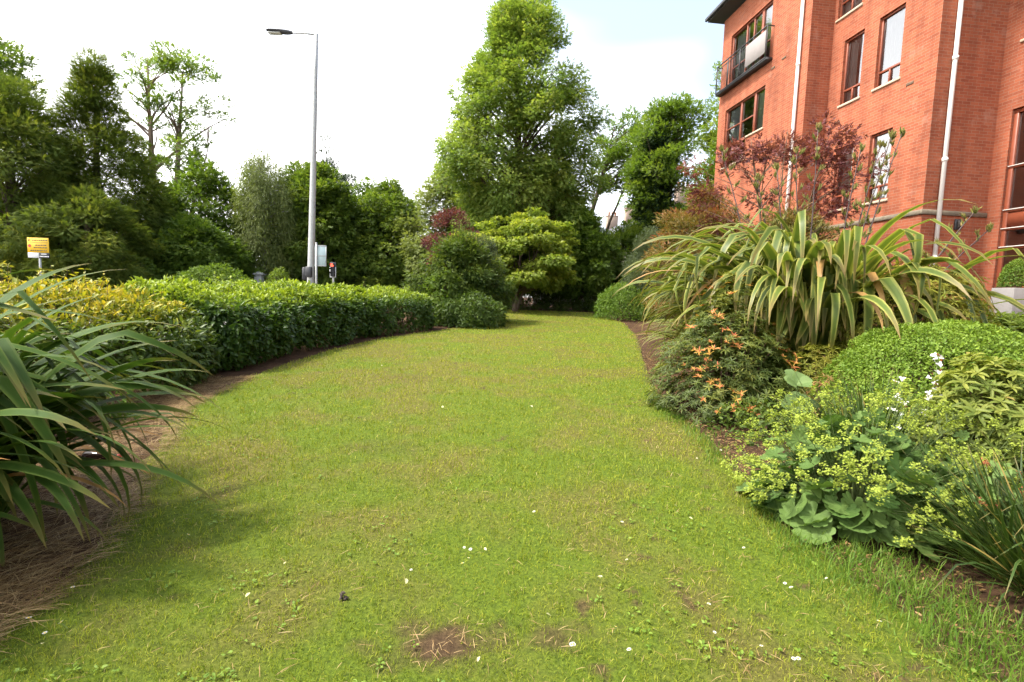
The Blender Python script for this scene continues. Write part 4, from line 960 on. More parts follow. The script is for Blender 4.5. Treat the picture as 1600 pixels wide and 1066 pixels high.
def hedge(name, label, base, prof, mat, n, ll, lw, seed, hs=(1, 1), bulge=.30, endl=.55, enddrop=.2, ymax=.62, top_young=(.95, .35), group=None, flatten=1.0, tintb=.3, sprigs=120):
    """base: polyline of the foot of the lawn side; prof: (depth, height) outline of a slice"""
    r = np.random.default_rng(seed)
    base = np.array(base, float); prof = np.array(prof, float)
    seg = np.r_[0, np.cumsum(np.linalg.norm(np.diff(base, axis=0), axis=1))]; Lb = seg[-1]
    ps = np.r_[0, np.cumsum(np.linalg.norm(np.diff(prof, axis=0), axis=1))]; Lp = ps[-1]
    def at(s, q, inset=0):
        bx = np.interp(s, seg, base[:, 0]); by = np.interp(s, seg, base[:, 1])
        e = .3; tx = np.interp(s+e, seg, base[:, 0])-np.interp(s-e, seg, base[:, 0]); ty = np.interp(s+e, seg, base[:, 1])-np.interp(s-e, seg, base[:, 1])
        T = unit(np.stack([tx, ty], -1)); n2 = np.stack([-T[:, 1], T[:, 0]], -1)      # into the hedge (left of travel)
        d = np.interp(q, ps, prof[:, 0]); h = np.interp(q, ps, prof[:, 1])
        d2 = np.interp(q+.08, ps, prof[:, 0])-np.interp(q-.08, ps, prof[:, 0]); h2 = np.interp(q+.08, ps, prof[:, 1])-np.interp(q-.08, ps, prof[:, 1])
        hsc = np.interp(s/Lb, [0, 1], hs)
        endr = np.minimum(np.minimum(s/.55, (Lb-s)/endl), 1); er = np.sqrt(np.maximum(1-(1-endr)**2, 0))       # rounded ends
        mid = prof[:, 0].max()*.5
        d = mid+(d-mid)*(.35+.65*er); h = h*(np.where(s > Lb/2, 1-enddrop, .8)+np.where(s > Lb/2, enddrop, .2)*er)*hsc
        P = np.stack([bx+n2[:, 0]*d, by+n2[:, 1]*d, gz(bx, by)+h], -1)
        nd = np.stack([n2[:, 0]*-h2, n2[:, 1]*-h2, d2], -1); endv = np.where(s < .45, -1, 0)+np.where(s > Lb-.45, 1, 0)
        nd[:, 0] += T[:, 0]*endv*.2*(1-endr); nd[:, 1] += T[:, 1]*endv*.2*(1-endr)
        return P, unit(nd), h
    s = r.uniform(0, Lb, n); q = r.uniform(0, Lp, n)
    kp = (vnoise(np.stack([s, q, 0*s], -1), .19, seed+21) > .35) | (r.random(n) < .12); s, q = s[kp], q[kp]; n = len(s)
    # extra leaves close the two ends
    ne = n//10; s[:ne] = np.where(r.random(ne) < .5, r.uniform(0, .25, ne), Lb-r.uniform(0, .25, ne))
    P, N0, h = at(s, q)
    bl = (fbm(P*np.array([1, 1, .5]), 1.15, seed)-.5)*2*bulge+(fbm(P, .34, seed+4)-.5)*.30
    dep = r.random(n)**1.8*.34
    P = P+N0*(bl-dep)[:, None]
    P[:, 2] = np.maximum(P[:, 2], gz(P[:, 0], P[:, 1])+.03+.05*r.random(n))
    z0, w0 = top_young
    yg = sstep((h+bl*.8-z0)/w0+1.1*(fbm(P, .3, seed+6)-.5))*(1-dep*1.6)*(.55+.45*(r.random(n) < .72))
    tint = np.clip(tintb+ymax*yg*(.75+.5*r.random(n))+r.normal(0, .09, n)+.25*(fbm(P, .5, seed+7)-.5), 0, 1)
    D = unit(N0*.55+np.array([0, 0, -.25])+r.normal(0, .6, (n, 3))+yg[:, None]*np.array([0, 0, .55])); N = unit(N0*.7+np.array([0, 0, .75])+r.normal(0, .4, (n, 3)))
    sz = ll*r.uniform(.4, 1.35, n)*(1-.25*yg)
    c = base.mean(0); bz = gzf(*c)
    t = thing(name, label, 'hedge', (c[0], c[1], bz), group)
    off = (c[0], c[1], bz)
    lv = Leaves(); lv.add(P, D, N, sz, sz*lw, T_LEAF, tint)
    # whippy new shoots on top
    k = sprigs; s2 = r.uniform(0, Lb, k); q2 = r.uniform(Lp*.42, Lp*.85, k); P2, N2, h2 = at(s2, q2)
    st = MB()
    for i_ in range(k):
        a = np.array([r.normal(0, .25), r.normal(0, .25), 1]); ln = r.uniform(.05, .2)*(2.0 if r.random() < .07 else 1)
        st.tube([P2[i_]-[0, 0, .15], P2[i_]+a*ln], [.004, .002], 4, False)
        m = int(4+ln*26); f = r.random(m)
        Dn = unit(np.stack([r.normal(0, 1, m), r.normal(0, 1, m), r.uniform(.1, .8, m)], -1))
        lv.add(P2[i_]+a*ln*f[:, None], Dn, unit(np.array([0, 0, 1])+r.normal(0, .4, (m, 3))), ll*.7*r.uniform(.6, 1.1, m), ll*.7*lw, T_LEAF, r.uniform(.6, .95, m))
    lv.build('foliage', M[mat], t, off)
    # twiggy inside
    for i_ in range(int(Lb*16)):
        s1 = np.array([r.uniform(.15, Lb-.15)]); q1 = np.array([r.uniform(0, Lp)]); e, n1, _ = at(s1, q1); f0, _, _ = at(s1, np.array([0.]))
        p0 = np.array([f0[0, 0]+(c[0]*0), f0[0, 1], 0]); 
        mid_d = prof[:, 0].max()*.5; g, _, _ = at(s1, np.array([Lp*.5])); p0 = np.array([g[0, 0], g[0, 1], 0]); p0[2] = gzf(p0[0], p0[1])-.05
        st.tube([p0+r.normal(0, .1, 3)*np.array([1, 1, 0]), (p0+e[0])/2+[0, 0, .15], e[0]-n1[0]*.12], [.016, .010, .003], 5, False)
    st.build('stems', M['stem_brown'], t, off=off)
    return t

P_ = GP
# clipped hedges along the left of the lawn
prof = [(.18, .03), (.05, .25), (0, .55), (.06, .85), (.22, 1.08), (.55, 1.24), (1.1, 1.34), (1.7, 1.33), (2.05, 1.1), (2.1, .4), (2.0, .05)]
gprof = [(.22, .03), (.04, .25), (0, .5), (.10, .76), (.32, .98), (.68, 1.16), (1.15, 1.30), (1.7, 1.34), (2.2, 1.1), (2.25, .4), (2.1, .05)]
hedge('golden_hedge', 'dark-leaved hedge flushed yellow on top, nearest the camera on the left', [(-4.5, 1.6), (-4.4, 4.0), (-4.2, 5.6), (-4.1, 6.8), (-4.1, 7.9)], gprof, 'golden_hedge', 52000, .105, .42, 101, hs=(1.10, 1.06), top_young=(.72, .5), endl=2.2, enddrop=.42, ymax=.70)
hedge('laurel_hedge', 'long green clipped hedge with bright new growth on top, middle of the three hedge lengths', [(-4.25, 7.7), (-4.15, 9.2), (-3.95, 11), (-3.6, 12.9), (-3.4, 13.5)], prof, 'laurel', 52000, .112, .5, 102, hs=(.97, .95), top_young=(.84, .36), ymax=.70)
hedge('laurel_hedge', 'short far length of the green hedge, ending at the tall mixed shrubs', [(-3.5, 13.2), (-3.1, 14.3), (-2.5, 15.7), (-2.3, 16.3)], [(d*.9, h*.93) for d, h in prof], 'laurel', 22000, .10, .5, 103, hs=(.96, .96), top_young=(.78, .36), ymax=.70, sprigs=70)
bush('low_bush', 'dark low bush ending the hedge beside the open lawn', -1.5, 17.7, 1.2, 1.4, 1.2, 'shrub', 8000, .12, .5, seed=111, depth=.6, lobes=.4, lobe_s=.45, tintb=.34)
bush('broadleaf_bush', 'bush with large pale green leaves in front of the tall mixed shrub', -2.5, 17.9, .9, .8, 1.75, 'ash', 2600, .14, .65, seed=112, depth=.5, lobes=.3, tintb=.42)
bush('clipped_bush', 'clipped round-topped bush across the road, right of the yellow notice', *AT(203, 430, 26)[:2], 1.55, 1.2, 2.35, 'ash', 5000, .13, .5, seed=113, lobes=.12, tintb=.38, tmpl=T_RHOMB)
bush('clipped_bush', 'small rounded bright bush across the road under the weeping birch', *AT(437, 430, 30)[:2], .75, .8, 1.85, 'ash', 2500, .13, .5, seed=114, lobes=.12, tintb=.6, tmpl=T_RHOMB)
bush('broadleaf_bush', 'leafy bush at the foot of the dark evergreens, left of the clipped bush', *AT(120, 430, 24)[:2], 1.8, 1.0, 1.9, 'oak', 5000, .14, .5, seed=115, lobes=.2, tintb=.3, tmpl=T_RHOMB)
bush('broadleaf_bush', 'bush below the spreading shrub across the road', *AT(330, 430, 25.5)[:2], 2.2, 1.0, 1.9, 'ash', 6000, .14, .5, seed=116, lobes=.25, tintb=.35, tmpl=T_RHOMB)
bush('broadleaf_bush', 'shadowy bush behind the traffic light', *AT(520, 430, 46)[:2], 3.5, 1.0, 2.2, 'oak', 6000, .2, .5, seed=117, lobes=.2, tintb=.3, tmpl=T_RHOMB)
bush('broadleaf_bush', 'shadowy bush beneath the domed trees right of the direction sign', *AT(610, 430, 42)[:2], 3.0, 1.0, 2.3, 'oak', 6000, .2, .5, seed=118, lobes=.2, tintb=.3, tmpl=T_RHOMB)
# the dark hedge closing the lawn, open in one place
hp = [(.15, .03), (.02, .3), (0, .9), (.1, 1.3), (.5, 1.5), (1.0, 1.5), (1.3, 1.2), (1.35, .05)]
def hp2(k): return [(d, h*k) for d, h in hp]
hedge('boundary_hedge', 'dark boundary hedge behind the golden maple, at the far end of the lawn', [(2.15, 29.4), (.5, 29.35), (-1.6, 29.3), (-4.2, 29.3)][::-1], [(1.35-d, h) for d, h in hp][::-1], 'shrub', 13000, .12, .5, 121, top_young=(2.5, .4), tintb=.3, sprigs=20)
hedge('boundary_hedge', 'low see-through stretch of boundary hedge with a white car behind it', [(2.2, 29.45), (4.0, 29.4)], [(1.0-d*.7, h*.36) for d, h in hp][::-1], 'shrub', 2300, .11, .5, 122, top_young=(2.5, .4), tintb=.35, sprigs=60)
hedge('boundary_hedge', 'taller dark boundary hedge between the parked car and the rounded green bush', [(4.1, 29.3), (6, 29.3), (8.5, 29.2)], [(1.35-d, h*1.05) for d, h in hp][::-1], 'shrub', 11000, .12, .5, 123, top_young=(2.5, .4), tintb=.28, sprigs=20)
bush('mounded_bush', 'rounded feathery light green bush at the far right of the lawn', 5.15, 23.6, 1.35, 1.35, 1.65, 'mound', 9000, .12, .28, seed=131, depth=.35, lobes=.25, lobe_s=.4, up=1.1, tintb=.42)
bush('low_bush', 'darker bush tucked behind the rounded feathery green bush', 6.6, 22.4, 1.1, 1.2, 1.5, 'shrub', 4500, .11, .4, seed=132, depth=.4, tintb=.45)

# ------------------------------------------------------------------ sword-leaved clumps
class Straps:
    def __init__(s): s.V = []; s.F = []; s.A = []; s.B = []; s.T = []; s.n = 0
    def add(s, P0, az, L_, W, e0, bend, bp=1.6, kink=None, twist=0, tint=.4, ns=14, floor=None, fold=.35):
        m = len(P0); t = np.linspace(0, 1, ns+1)
        el = e0[:, None]-bend[:, None]*t[None]**bp
        if kink is not None:
            kt, ka = kink; el = el-ka[:, None]*sstep((t[None]-kt[:, None])/.10)
        az_ = az[:, None]+np.asarray(twist).reshape(-1, 1)*t[None]**2
        T = np.stack([np.cos(el)*np.cos(az_), np.cos(el)*np.sin(az_), np.sin(el)], -1)
        step = L_[:, None, None]/ns*T
        P = P0[:, None]+np.concatenate([np.zeros((m, 1, 3)), np.cumsum(step[:, :-1], 1)], 1)
        if floor is not None:
            g = gz(P[..., 0]+floor[0], P[..., 1]+floor[1])-floor[2]+.02
            P[..., 2] = np.maximum(P[..., 2], g+.01*np.arange(m)[:, None]/m)
        roll = (np.asarray(twist).reshape(-1, 1)*1.5*t[None]**1.3)
        S0 = np.stack([-np.sin(az_), np.cos(az_), 0*az_], -1); N0 = np.cross(T, S0)
        S = S0*np.cos(roll)[..., None]+N0*np.sin(roll)[..., None]; N = np.cross(T, S)
        w = W[:, None]*np.minimum(1, .55+1.4*t)*np.maximum(1-t**2.6, 0)**.8/2
        f = fold*(1-t)**1.5+.05
        a = P+S*w[..., None]+N*(w*f)[..., None]*-1*-1; c = P-S*w[..., None]+N*(w*f)[..., None]; mid = P
        V = np.stack([a, mid, c], 2)        # m, ns+1, 3, 3
        k = (np.arange(m)*(ns+1)*3)[:, None]+(np.arange(ns)*3)[None]
        Q = np.stack([np.stack([k, k+1, k+4, k+3], -1), np.stack([k+1, k+2, k+5, k+4], -1)], 2).reshape(-1, 4)
        s.V.append(V.reshape(-1, 3)); s.F.append(Q+s.n); s.n += m*(ns+1)*3
        s.A.append(np.tile([1., 0., -1.], m*(ns+1))); s.B.append(np.tile(np.repeat(t, 3), m)); s.T.append(np.repeat(np.broadcast_to(tint, (m,)), (ns+1)*3))
    def build(s, name, mat, parent):
        return mesh_obj(name, np.vstack(s.V), np.vstack(s.F), mat, parent, {'across': np.concatenate(s.A), 'along': np.concatenate(s.B), 'tint': np.concatenate(s.T)}, True)

def flower_stalk(parent, p0, lean, h, r, pods=True):
    n = 12; s = np.linspace(0, 1, n)
    P = np.stack([p0[0]+lean[0]*s**1.4*h, p0[1]+lean[1]*s**1.4*h, p0[2]+h*s], -1)+np.cumsum(r.normal(0, .006, (n, 3)), 0)
    mb = MB(); mb.tube(P, np.linspace(.017, .006, n), 6)
    cl = []; k = 0
    for f in np.arange(.55, .99, .042):
        c = np.array([np.interp(f, s, P[:, j]) for j in range(3)]); a = k*PI+r.normal(0, .35)+.4; k += 1
        ln = .22*(1.25-f)+.05; d = unit(np.array([math.cos(a), math.sin(a), .75])); e = c+d*ln
        mb.tube([c, c+d*ln*.5-[0, 0, .01], e], [.005, .0035, .0025], 4, False)
        m = int(r.integers(5, 11)); q = c+d*ln*r.uniform(.35, 1.0, (m, 1)); cl.append((q, unit(np.array([d[0]*.35, d[1]*.35, 1])+r.normal(0, .25, (m, 3)))))
    m = 16; cl.append((P[-1]-[0, 0, .03]+r.normal(0, .012, (m, 3)), unit(np.array([0, 0, 1.2])+r.normal(0, .3, (m, 3)))))
    st = mb.build('flower_stalk', M['stalk'], parent, True)
    for q, D in cl:
        pd = Leaves(); m = len(q)
        for z in range(3): pd.add(q, D, unit(r.normal(0, 1, (m, 3))), r.uniform(.07, .12, m), .022, T_RHOMB, r.uniform(.1, 1, m))
        pd.build('seed_pod', M['pod'], st)

def phormium(name, label, x, y, n, mat, seed, L_=(1.5, 2.3), W=(.055, .085), spread=.45, kinkp=.5, azr=(0, 2*PI), e=(.7, 1.5), dead=.05, bend=(.5, 1.4), cat='plant', twist=.35, tint=(.1, .85), kt_=(.42, .68), bpw=1.7, avoid=None):
    r = np.random.default_rng(seed); z = gzf(x, y)
    t = thing(name, label, cat, (x, y, z))
    az = r.uniform(*azr, n); rad = spread*np.sqrt(r.random(n)); a2 = az+r.normal(0, .5, n)
    P0 = np.stack([rad*np.cos(a2), rad*np.sin(a2), np.full(n, -.03)], -1)
    rel = rad/spread
    if avoid: az = np.where((((az+PI) % (2*PI))-PI > avoid[0]) & (((az+PI) % (2*PI))-PI < avoid[1]) & (rel > -1), az+PI+r.normal(0, .4, n), az)
    e0 = e[1]-(e[1]-e[0])*np.clip(rel**1.3*.7+.3*r.random(n), 0, 1)
    ln = r.uniform(*L_, n)*(1-.12*rel); w = r.uniform(*W, n)
    bd = r.uniform(*bend, n)
    kk = r.random(n) < kinkp
    kt = r.uniform(*kt_, n); ka = np.where(kk, r.uniform(.7, 1.7, n), 0)
    bd = np.where(kk, bd*.7, bd)
    ti = np.where(r.random(n) < dead, 1.0, r.uniform(*tint, n))
    st = Straps(); st.add(P0, az, ln, w, e0, bd, bpw, (kt, ka), r.normal(0, twist, n), ti, 16, (x, y, z))
    return t, st, r, (x, y, z)

t, st, r, o = phormium('sword_leaved_clump', 'huge yellow-striped sword-leaved clump with tall dark flower stalks before the brick block', 4.6, 7.9, 560, 'phorm_var', 201, L_=(2.8, 4.0), W=(.125, .195), spread=.75, kinkp=.55, e=(.90, 1.53), dead=.03, bend=(1.9, 3.0), kt_=(.52, .74), bpw=2.2, avoid=(-1.3, .45))
# the broad leaves that fold and hang down towards the lawn
n = 40; az = r.uniform(-2.5, -1.75, n); P0 = np.stack([r.uniform(-1.1, .05, n), r.uniform(-.9, -.3, n), np.full(n, .1)], -1)
st.add(P0, az, r.uniform(1.6, 2.4, n), r.uniform(.13, .19, n), r.uniform(1.15, 1.42, n), r.uniform(.3, .7, n), 1.6, (r.uniform(.45, .62, n), r.uniform(1.5, 2.1, n)), r.normal(0, .2, n), r.uniform(.5, .88, n), 16, o)
n = 80; az = r.uniform(2.2, 3.9, n); P0 = np.stack([r.uniform(-.9, -.2, n), r.uniform(-.6, .5, n), np.full(n, .1)], -1)
st.add(P0, az, r.uniform(1.7, 2.5, n), r.uniform(.09, .14, n), r.uniform(.8, 1.25, n), r.uniform(1.7, 2.5, n), 1.9, (r.uniform(.5, .7, n), r.uniform(0, .5, n)), r.normal(0, .25, n), r.uniform(.3, .88, n), 16, o)
n = 24; az = r.uniform(-.5, .6, n); P0 = np.stack([r.uniform(.2, .7, n), r.uniform(-.4, .3, n), np.full(n, .1)], -1)
st.add(P0, az, r.uniform(2.4, 3.2, n), r.uniform(.08, .11, n), r.uniform(.8, 1.2, n), r.uniform(1.6, 2.3, n), 2.0, (r.uniform(.5, .7, n), r.uniform(.2, .9, n)), r.normal(0, .2, n), r.uniform(.4, .88, n), 16, o)
st.build('leaves', M['phorm_var'], t)
for (px, py, Y) in ((1243, 235, 8.3), (1212, 262, 8.4), (1278, 200, 8.3), (1345, 232, 8.0), (1378, 225, 8.2), (1408, 205, 8.0), (1393, 212, 7.7), (1180, 275, 8.6), (1520, 330, 7.6), (1128, 235, 9.0), (1545, 360, 7.6)):
    tip = AT(px, py, Y); b_ = np.array([(tip[0]-o[0])*.42, (tip[1]-o[1])*.5, .2]); h = tip[2]-o[2]-.2
    flower_stalk(t, b_, ((tip[0]-o[0]-b_[0])/h, (tip[1]-o[1]-b_[1])/h), h, r)
t, st, r, o = phormium('sword_leaved_clump', 'lower striped sword-leaved clump trailing over the right edge of the lawn', 4.5, 10.6, 150, 'phorm_var', 202, L_=(1.4, 2.1), W=(.05, .075), spread=.6, kinkp=.25, e=(.5, 1.4), dead=.02, bend=(.9, 1.9))
n = 45; az = r.uniform(2.4, 3.7, n); P0 = np.stack([r.uniform(-.5, .1, n), r.uniform(-.6, .4, n), np.full(n, .05)], -1)
st.add(P0, az, r.uniform(1.3, 1.9, n), r.uniform(.05, .08, n), r.uniform(.5, 1.1, n), r.uniform(1.2, 1.9, n), 1.4, (r.uniform(.5, .7, n), r.uniform(0, .3, n)), r.normal(0, .25, n), r.uniform(.2, .85, n), 16, o)
st.build('leaves', M['phorm_var'], t)
# the plain green one at the left edge
t, st, r, o = phormium('sword_leaved_clump', 'green sword-leaved clump cut off by the left edge of the photo', -3.62, 2.6, 190, 'phorm_green', 203, L_=(1.6, 2.5), W=(.075, .115), spread=.5, kinkp=.6, e=(.95, 1.48), dead=0, bend=(1.1, 2.2), bpw=2.0, kt_=(.45, .66))
n = 85; az = r.uniform(-.7, .85, n); P0 = np.stack([r.uniform(.0, .6, n), r.uniform(-.7, .5, n), np.full(n, .0)], -1)
st.add(P0, az, r.uniform(1.3, 1.85, n), r.uniform(.07, .105, n), r.uniform(.7, 1.3, n), r.uniform(1.2, 2.3, n), 1.7, (r.uniform(.4, .7, n), r.uniform(0, .9, n)*(r.random(n) < .5)), r.normal(0, .3, n), np.where(r.random(n) < .04, 1., r.uniform(.1, .8, n)), 16, o)
n = 14; az = r.uniform(-.5, .5, n); P0 = np.stack([r.uniform(.1, .6, n), r.uniform(-.5, .3, n), np.full(n, .0)], -1)
st.add(P0, az, r.uniform(1.8, 2.25, n), r.uniform(.08, .105, n), r.uniform(1.15, 1.38, n), r.uniform(.4, .8, n), 1.6, (r.uniform(.52, .68, n), r.uniform(1.2, 1.9, n)), r.normal(0, .3, n), r.uniform(.1, .8, n), 16, o)
# one orange dead leaf lying out over the grass
q = GP(150, 742)-np.array(o); q2 = GP(222, 752)-np.array(o); d = q2-q
st.add(np.array([[q[0]-.25, q[1]-.1, .30]]), np.array([math.atan2(d[1], d[0])+.12]), np.array([.80]), np.array([.055]), np.array([-.05]), np.array([.55]), 1.3, None, np.array([.2]), np.array([.97]), 14, o)
st.build('leaves', M['phorm_green'], t)

def iris_clump(name, label, x, y, n, seed, L_, W, e, bend, spread, mat='iris_strap', azr=(0, 2*PI), dead=.06, kink=.1):
    r = np.random.default_rng(seed); z = gzf(x, y); t = thing(name, label, 'plant', (x, y, z))
    az = r.uniform(*azr, n); rad = spread*np.sqrt(r.random(n)); P0 = np.stack([rad*np.cos(az+r.normal(0, .6, n)), rad*np.sin(az+r.normal(0, .6, n)), np.full(n, -.02)], -1)
    st = Straps(); ti = np.where(r.random(n) < dead, 1., r.uniform(.0, .85, n))
    st.add(P0, az, r.uniform(*L_, n), r.uniform(*W, n), e[1]-(e[1]-e[0])*r.random(n)**.8, r.uniform(*bend, n), 1.7, (r.uniform(.5, .8, n), np.where(r.random(n) < kink, 1.2, 0)), r.normal(0, .3, n), ti, 9, (x, y, z), fold=.5)
    st.build('leaves', M[mat], t); return t, r
t, r = iris_clump('white_flowered_clump', 'grassy dark-leaved clump carrying small white flowers behind the yellow-flowered mound', 3.10, 4.25, 420, 211, (.6, .98), (.012, .020), (.7, 1.5), (.1, .8), .26)
def white_spray(p, h, k, r, parent):
    st = MB(); P = np.array([p, p+np.array([.01, .01, h*.5]), p+np.array([.03, .0, h])]); st.tube(P, [.005, .004, .003], 5)
    s = st.build('flower_stem', M['stem'], parent, True)
    for i_ in range(k):
        c = p+np.array([.03, 0, h])*(.74+.28*i_/max(k-1, 1))+r.normal(0, .018, 3)
        for f in range(int(r.integers(1, 4))):
            q = c+r.normal(0, .018, 3); a = r.uniform(0, 7); pt = Leaves()
            tl = unit(np.array([[r.normal(0, .5), -.6+r.normal(0, .3), .7]])); e1 = unit(np.cross(tl, [[.3, .2, .9]])); e2 = np.cross(tl, e1)
            for j in range(3): pt.add(q[None], unit(math.cos(a+j*2.1)*e1+math.sin(a+j*2.1)*e2+.3*tl), tl, .026, .023, T_LEAF, r.random(1))
            pt.build('flower', M['white_petal'], s)
        br = Leaves(); q = c+r.normal(0, .02, 3)
        for z in range(3): br.add(q[None], unit(np.array([[0, 0, 1.]])+r.normal(0, .4, (1, 3))), unit(r.normal(0, 1, (1, 3))), .022, .011, T_RHOMB, r.random(1))
        br.build('bud', M['red_flower'], s)
o = np.array([3.10, 4.25, gzf(3.10, 4.25)])
for (px, py, Y, k) in ((1466, 562, 4.1, 9), (1462, 598, 4.05, 7), (1407, 606, 4.0, 4), (1452, 628, 3.95, 3), (1412, 640, 3.9, 2)):
    tp = AT(px, py, Y)-o; white_spray(np.array([tp[0]-.03, tp[1], .02]), tp[2], k, r, t)
t, r = iris_clump('dark_sword_clump', 'clump of stiff dark green blades in the lower right corner', 2.92, 2.58, 460, 212, (.48, .88), (.012, .020), (.45, 1.45), (.1, .6), .24, azr=(1.0, 5.4), dead=.02)

# ------------------------------------------------------------------ lady's-mantle mound, seen large in the foreground
def mantle_template(lobes=9, seed=0):
    r = np.random.default_rng(seed); V = [(0, 0, 0)]; a0 = .30; nA = lobes*4+1
    ang = np.linspace(-PI+a0, PI-a0, nA)
    for ring, rad in ((0, .4), (1, .75), (2, 1.0)):
        for k, a in enumerate(ang):
            ph = (k % 4)/4; lob = abs(math.sin(PI*k/4)) if k % 4 else 0
            rr = rad*(1-(.17*(1-lob) if ring == 2 else .03*(1-lob) if ring == 1 else 0))*(1+(.03*r.normal() if ring == 2 else 0))
            w = .10*rad*(1-lob)*-1+.16*rad**2+.03*math.sin(a*2+1)*rad
            V.append((rr*math.cos(a)*.5, rr*math.sin(a)*.5, w*.5))
    Fc = []
    for k in range(nA-1):
        Fc.append((0, 1+k, 2+k))
        for g in range(2):
            b0 = 1+g*nA+k; b1 = b0+nA; Fc += [(b0, b1, b1+1), (b0, b1+1, b0+1)]
    return np.array(V), np.array(Fc)
T_MANTLE = mantle_template()
def mantle(name, label, x, y, rx, ry, h, nleaf, nspray, seed, lsz=(.10, .19)):
    r = np.random.default_rng(seed); z = gzf(x, y); t = thing(name, label, 'plant', (x, y, z))
    d = unit(r.normal(0, 1, (nleaf*3, 3))); d = d[d[:, 2] > -.12][:nleaf]; m = len(d)
    P = d*np.array([rx, ry, h])*(.62+.30*r.random(m))[:, None]; P[:, 2] = np.maximum(P[:, 2]*.92, .05+.05*r.random(m))
    out = unit(d*np.array([1, 1, .4])); N = unit(np.array([0, 0, .75])+out*.75+r.normal(0, .28, (m, 3)))
    D = unit(out+r.normal(0, .35, (m, 3))-np.array([0, 0, .5])); sz = r.uniform(*lsz, m)*(1.15-.35*np.clip(d[:, 2], 0, 1))
    lv = Leaves(); lv.add(P, D, N, sz, sz, T_MANTLE, np.clip(r.normal(.45, .2, m), 0, 1))
    o_ = lv.build('leaves', M['mantle'], t)
    for p in o_.data.polygons: p.use_smooth = True
    st = MB()
    for k in range(m): st.tube([np.array([P[k, 0]*.15, P[k, 1]*.15, 0]), P[k]*np.array([.7, .7, .45])+[0, 0, .02], P[k]-N[k]*.004], [.0035, .003, .002], 4, False)
    fl = Leaves()
    for k in range(nspray):
        d1 = unit(r.normal(0, 1, 3)); 
        d1[2] = abs(d1[2])*.9+.16; d1 = unit(d1); e = d1*np.array([rx*1.04, ry*1.04, h*1.05])*r.uniform(.90, 1.12)
        if d1[2] < .3: e[2] = max(e[2], .12)
        b0 = np.array([e[0]*.2, e[1]*.2, .02]); mid = (b0+e)/2+np.array([0, 0, .10*h])
        s = np.linspace(0, 1, 5)[:, None]; st.tube((1-s)**2*b0+2*s*(1-s)*mid+s*s*e, np.linspace(.0028, .0015, 5), 4, False)
        for q in range(int(r.integers(5, 10))):
            bt = e+r.normal(0, 1, 3)*np.array([.034, .034, .026]); st.tube([e-d1*.07, bt], [.0014, .0009], 3, False)
            f = int(r.integers(9, 18)); c = bt+r.normal(0, .011, (f, 3))
            a = r.uniform(0, 7, f); up = unit(d1*.5+np.array([0, 0, .7])+r.normal(0, .5, (f, 3))); e1 = unit(np.cross(up, np.array([.2, .9, .3]))); e2 = np.cross(up, e1)
            for j in range(4):
                D2 = np.cos(a+j*PI/2)[:, None]*e1+np.sin(a+j*PI/2)[:, None]*e2+up*.25
                fl.add(c, unit(D2), up, .0082, .0068, T_RHOMB, r.uniform(.2, 1, f))
    st.build('stems', M['stem'], t); fl.build('flowers', M['mantle_flower'], t)
    return t
mantle('ladys_mantle', 'mounded plant with scalloped leaves and frothy yellow-green flowers at the right lawn edge', 2.46, 3.52, .76, .68, .84, 300, 150, 221, (.13, .24))
mantle('ladys_mantle', 'smaller frothy yellow-flowered mound with scalloped leaves below the white flowers', 3.15, 3.55, .48, .42, .66, 80, 45, 222, (.10, .17))
r = np.random.default_rng(5)

# orange-tipped evergreen by the lawn edge
bush('orange_tipped_shrub', 'dark evergreen shrub with orange and red young leaves at the right lawn edge', 2.75, 6.45, .78, .85, 1.38, 'pieris', 2700, .075, .26, T_LEAF, 231, depth=.45, lobes=.5, lobe_s=.42, rosette=7, tipf=.42, tintb=.44, up=1.3, flatten=.6)
bush('yellow_green_shrub', 'yellow-green shrub with reddish shoot tips under the arching striped leaves', *AT(1432, 500, 6.2)[:2], .95, .6, 1.62, 'yellowgreen', 2600, .075, .24, T_LEAF, 232, depth=.4, lobes=.3, lobe_s=.4, rosette=6, tintb=.62, up=.9)
bush('feathery_leaved_shrub', 'light olive shrub with slender leaves at the foot of the hanging striped leaves', *AT(1290, 545, 6.0)[:2], .42, .4, .82, 'yellowgreen', 650, .07, .2, T_LEAF, 233, depth=.5, lobes=.3, rosette=6, tintb=.55, up=.9, nst=14)
bush('upright_shrub', 'small dark shrub with pale rosette tips between the orange-tipped shrub and the hanging striped leaves', *AT(1185, 520, 7.0)[:2], .5, .45, 1.0, 'rightshrub', 700, .09, .26, T_LEAF, 234, depth=.5, lobes=.3, rosette=7, tintb=.35, up=1.0, nst=14)
bush('green_mound', 'smooth bright green dome of tiny leaves right of the sword-leaved clump', *AT(1475, 560, 5.15)[:2], 1.10, .95, 1.06, 'mound', 52000, .030, .62, T_RHOMB, 235, depth=.22, lobes=.13, lobe_s=.28, tintb=.58, topbias=.35, nst=40)
bush('whorled_shrub', 'shrub with whorls of yellowish green leaves at the right edge, above the dark blades', *AT(1555, 660, 3.7)[:2], .52, .42, .95, 'rightshrub', 900, .085, .32, T_LEAF, 236, depth=.45, lobes=.3, lobe_s=.4, rosette=7, tintb=.50, up=.9)
bush('edge_shrub', 'low fresh green shrub at the right edge just in front of the planter', *AT(1590, 500, 8.0)[:2], 1.0, .7, .52, 'ash', 3500, .06, .45, T_LEAF, 237, depth=.35, lobes=.2, tintb=.6)
bush('edge_shrub', 'shrub with long dark leaves at the right edge, behind the bright green dome', *AT(1575, 510, 6.4)[:2], .8, .6, .66, 'shrub', 1100, .12, .25, T_LEAF, 238, depth=.4, lobes=.25, rosette=5, tintb=.55, up=.7)
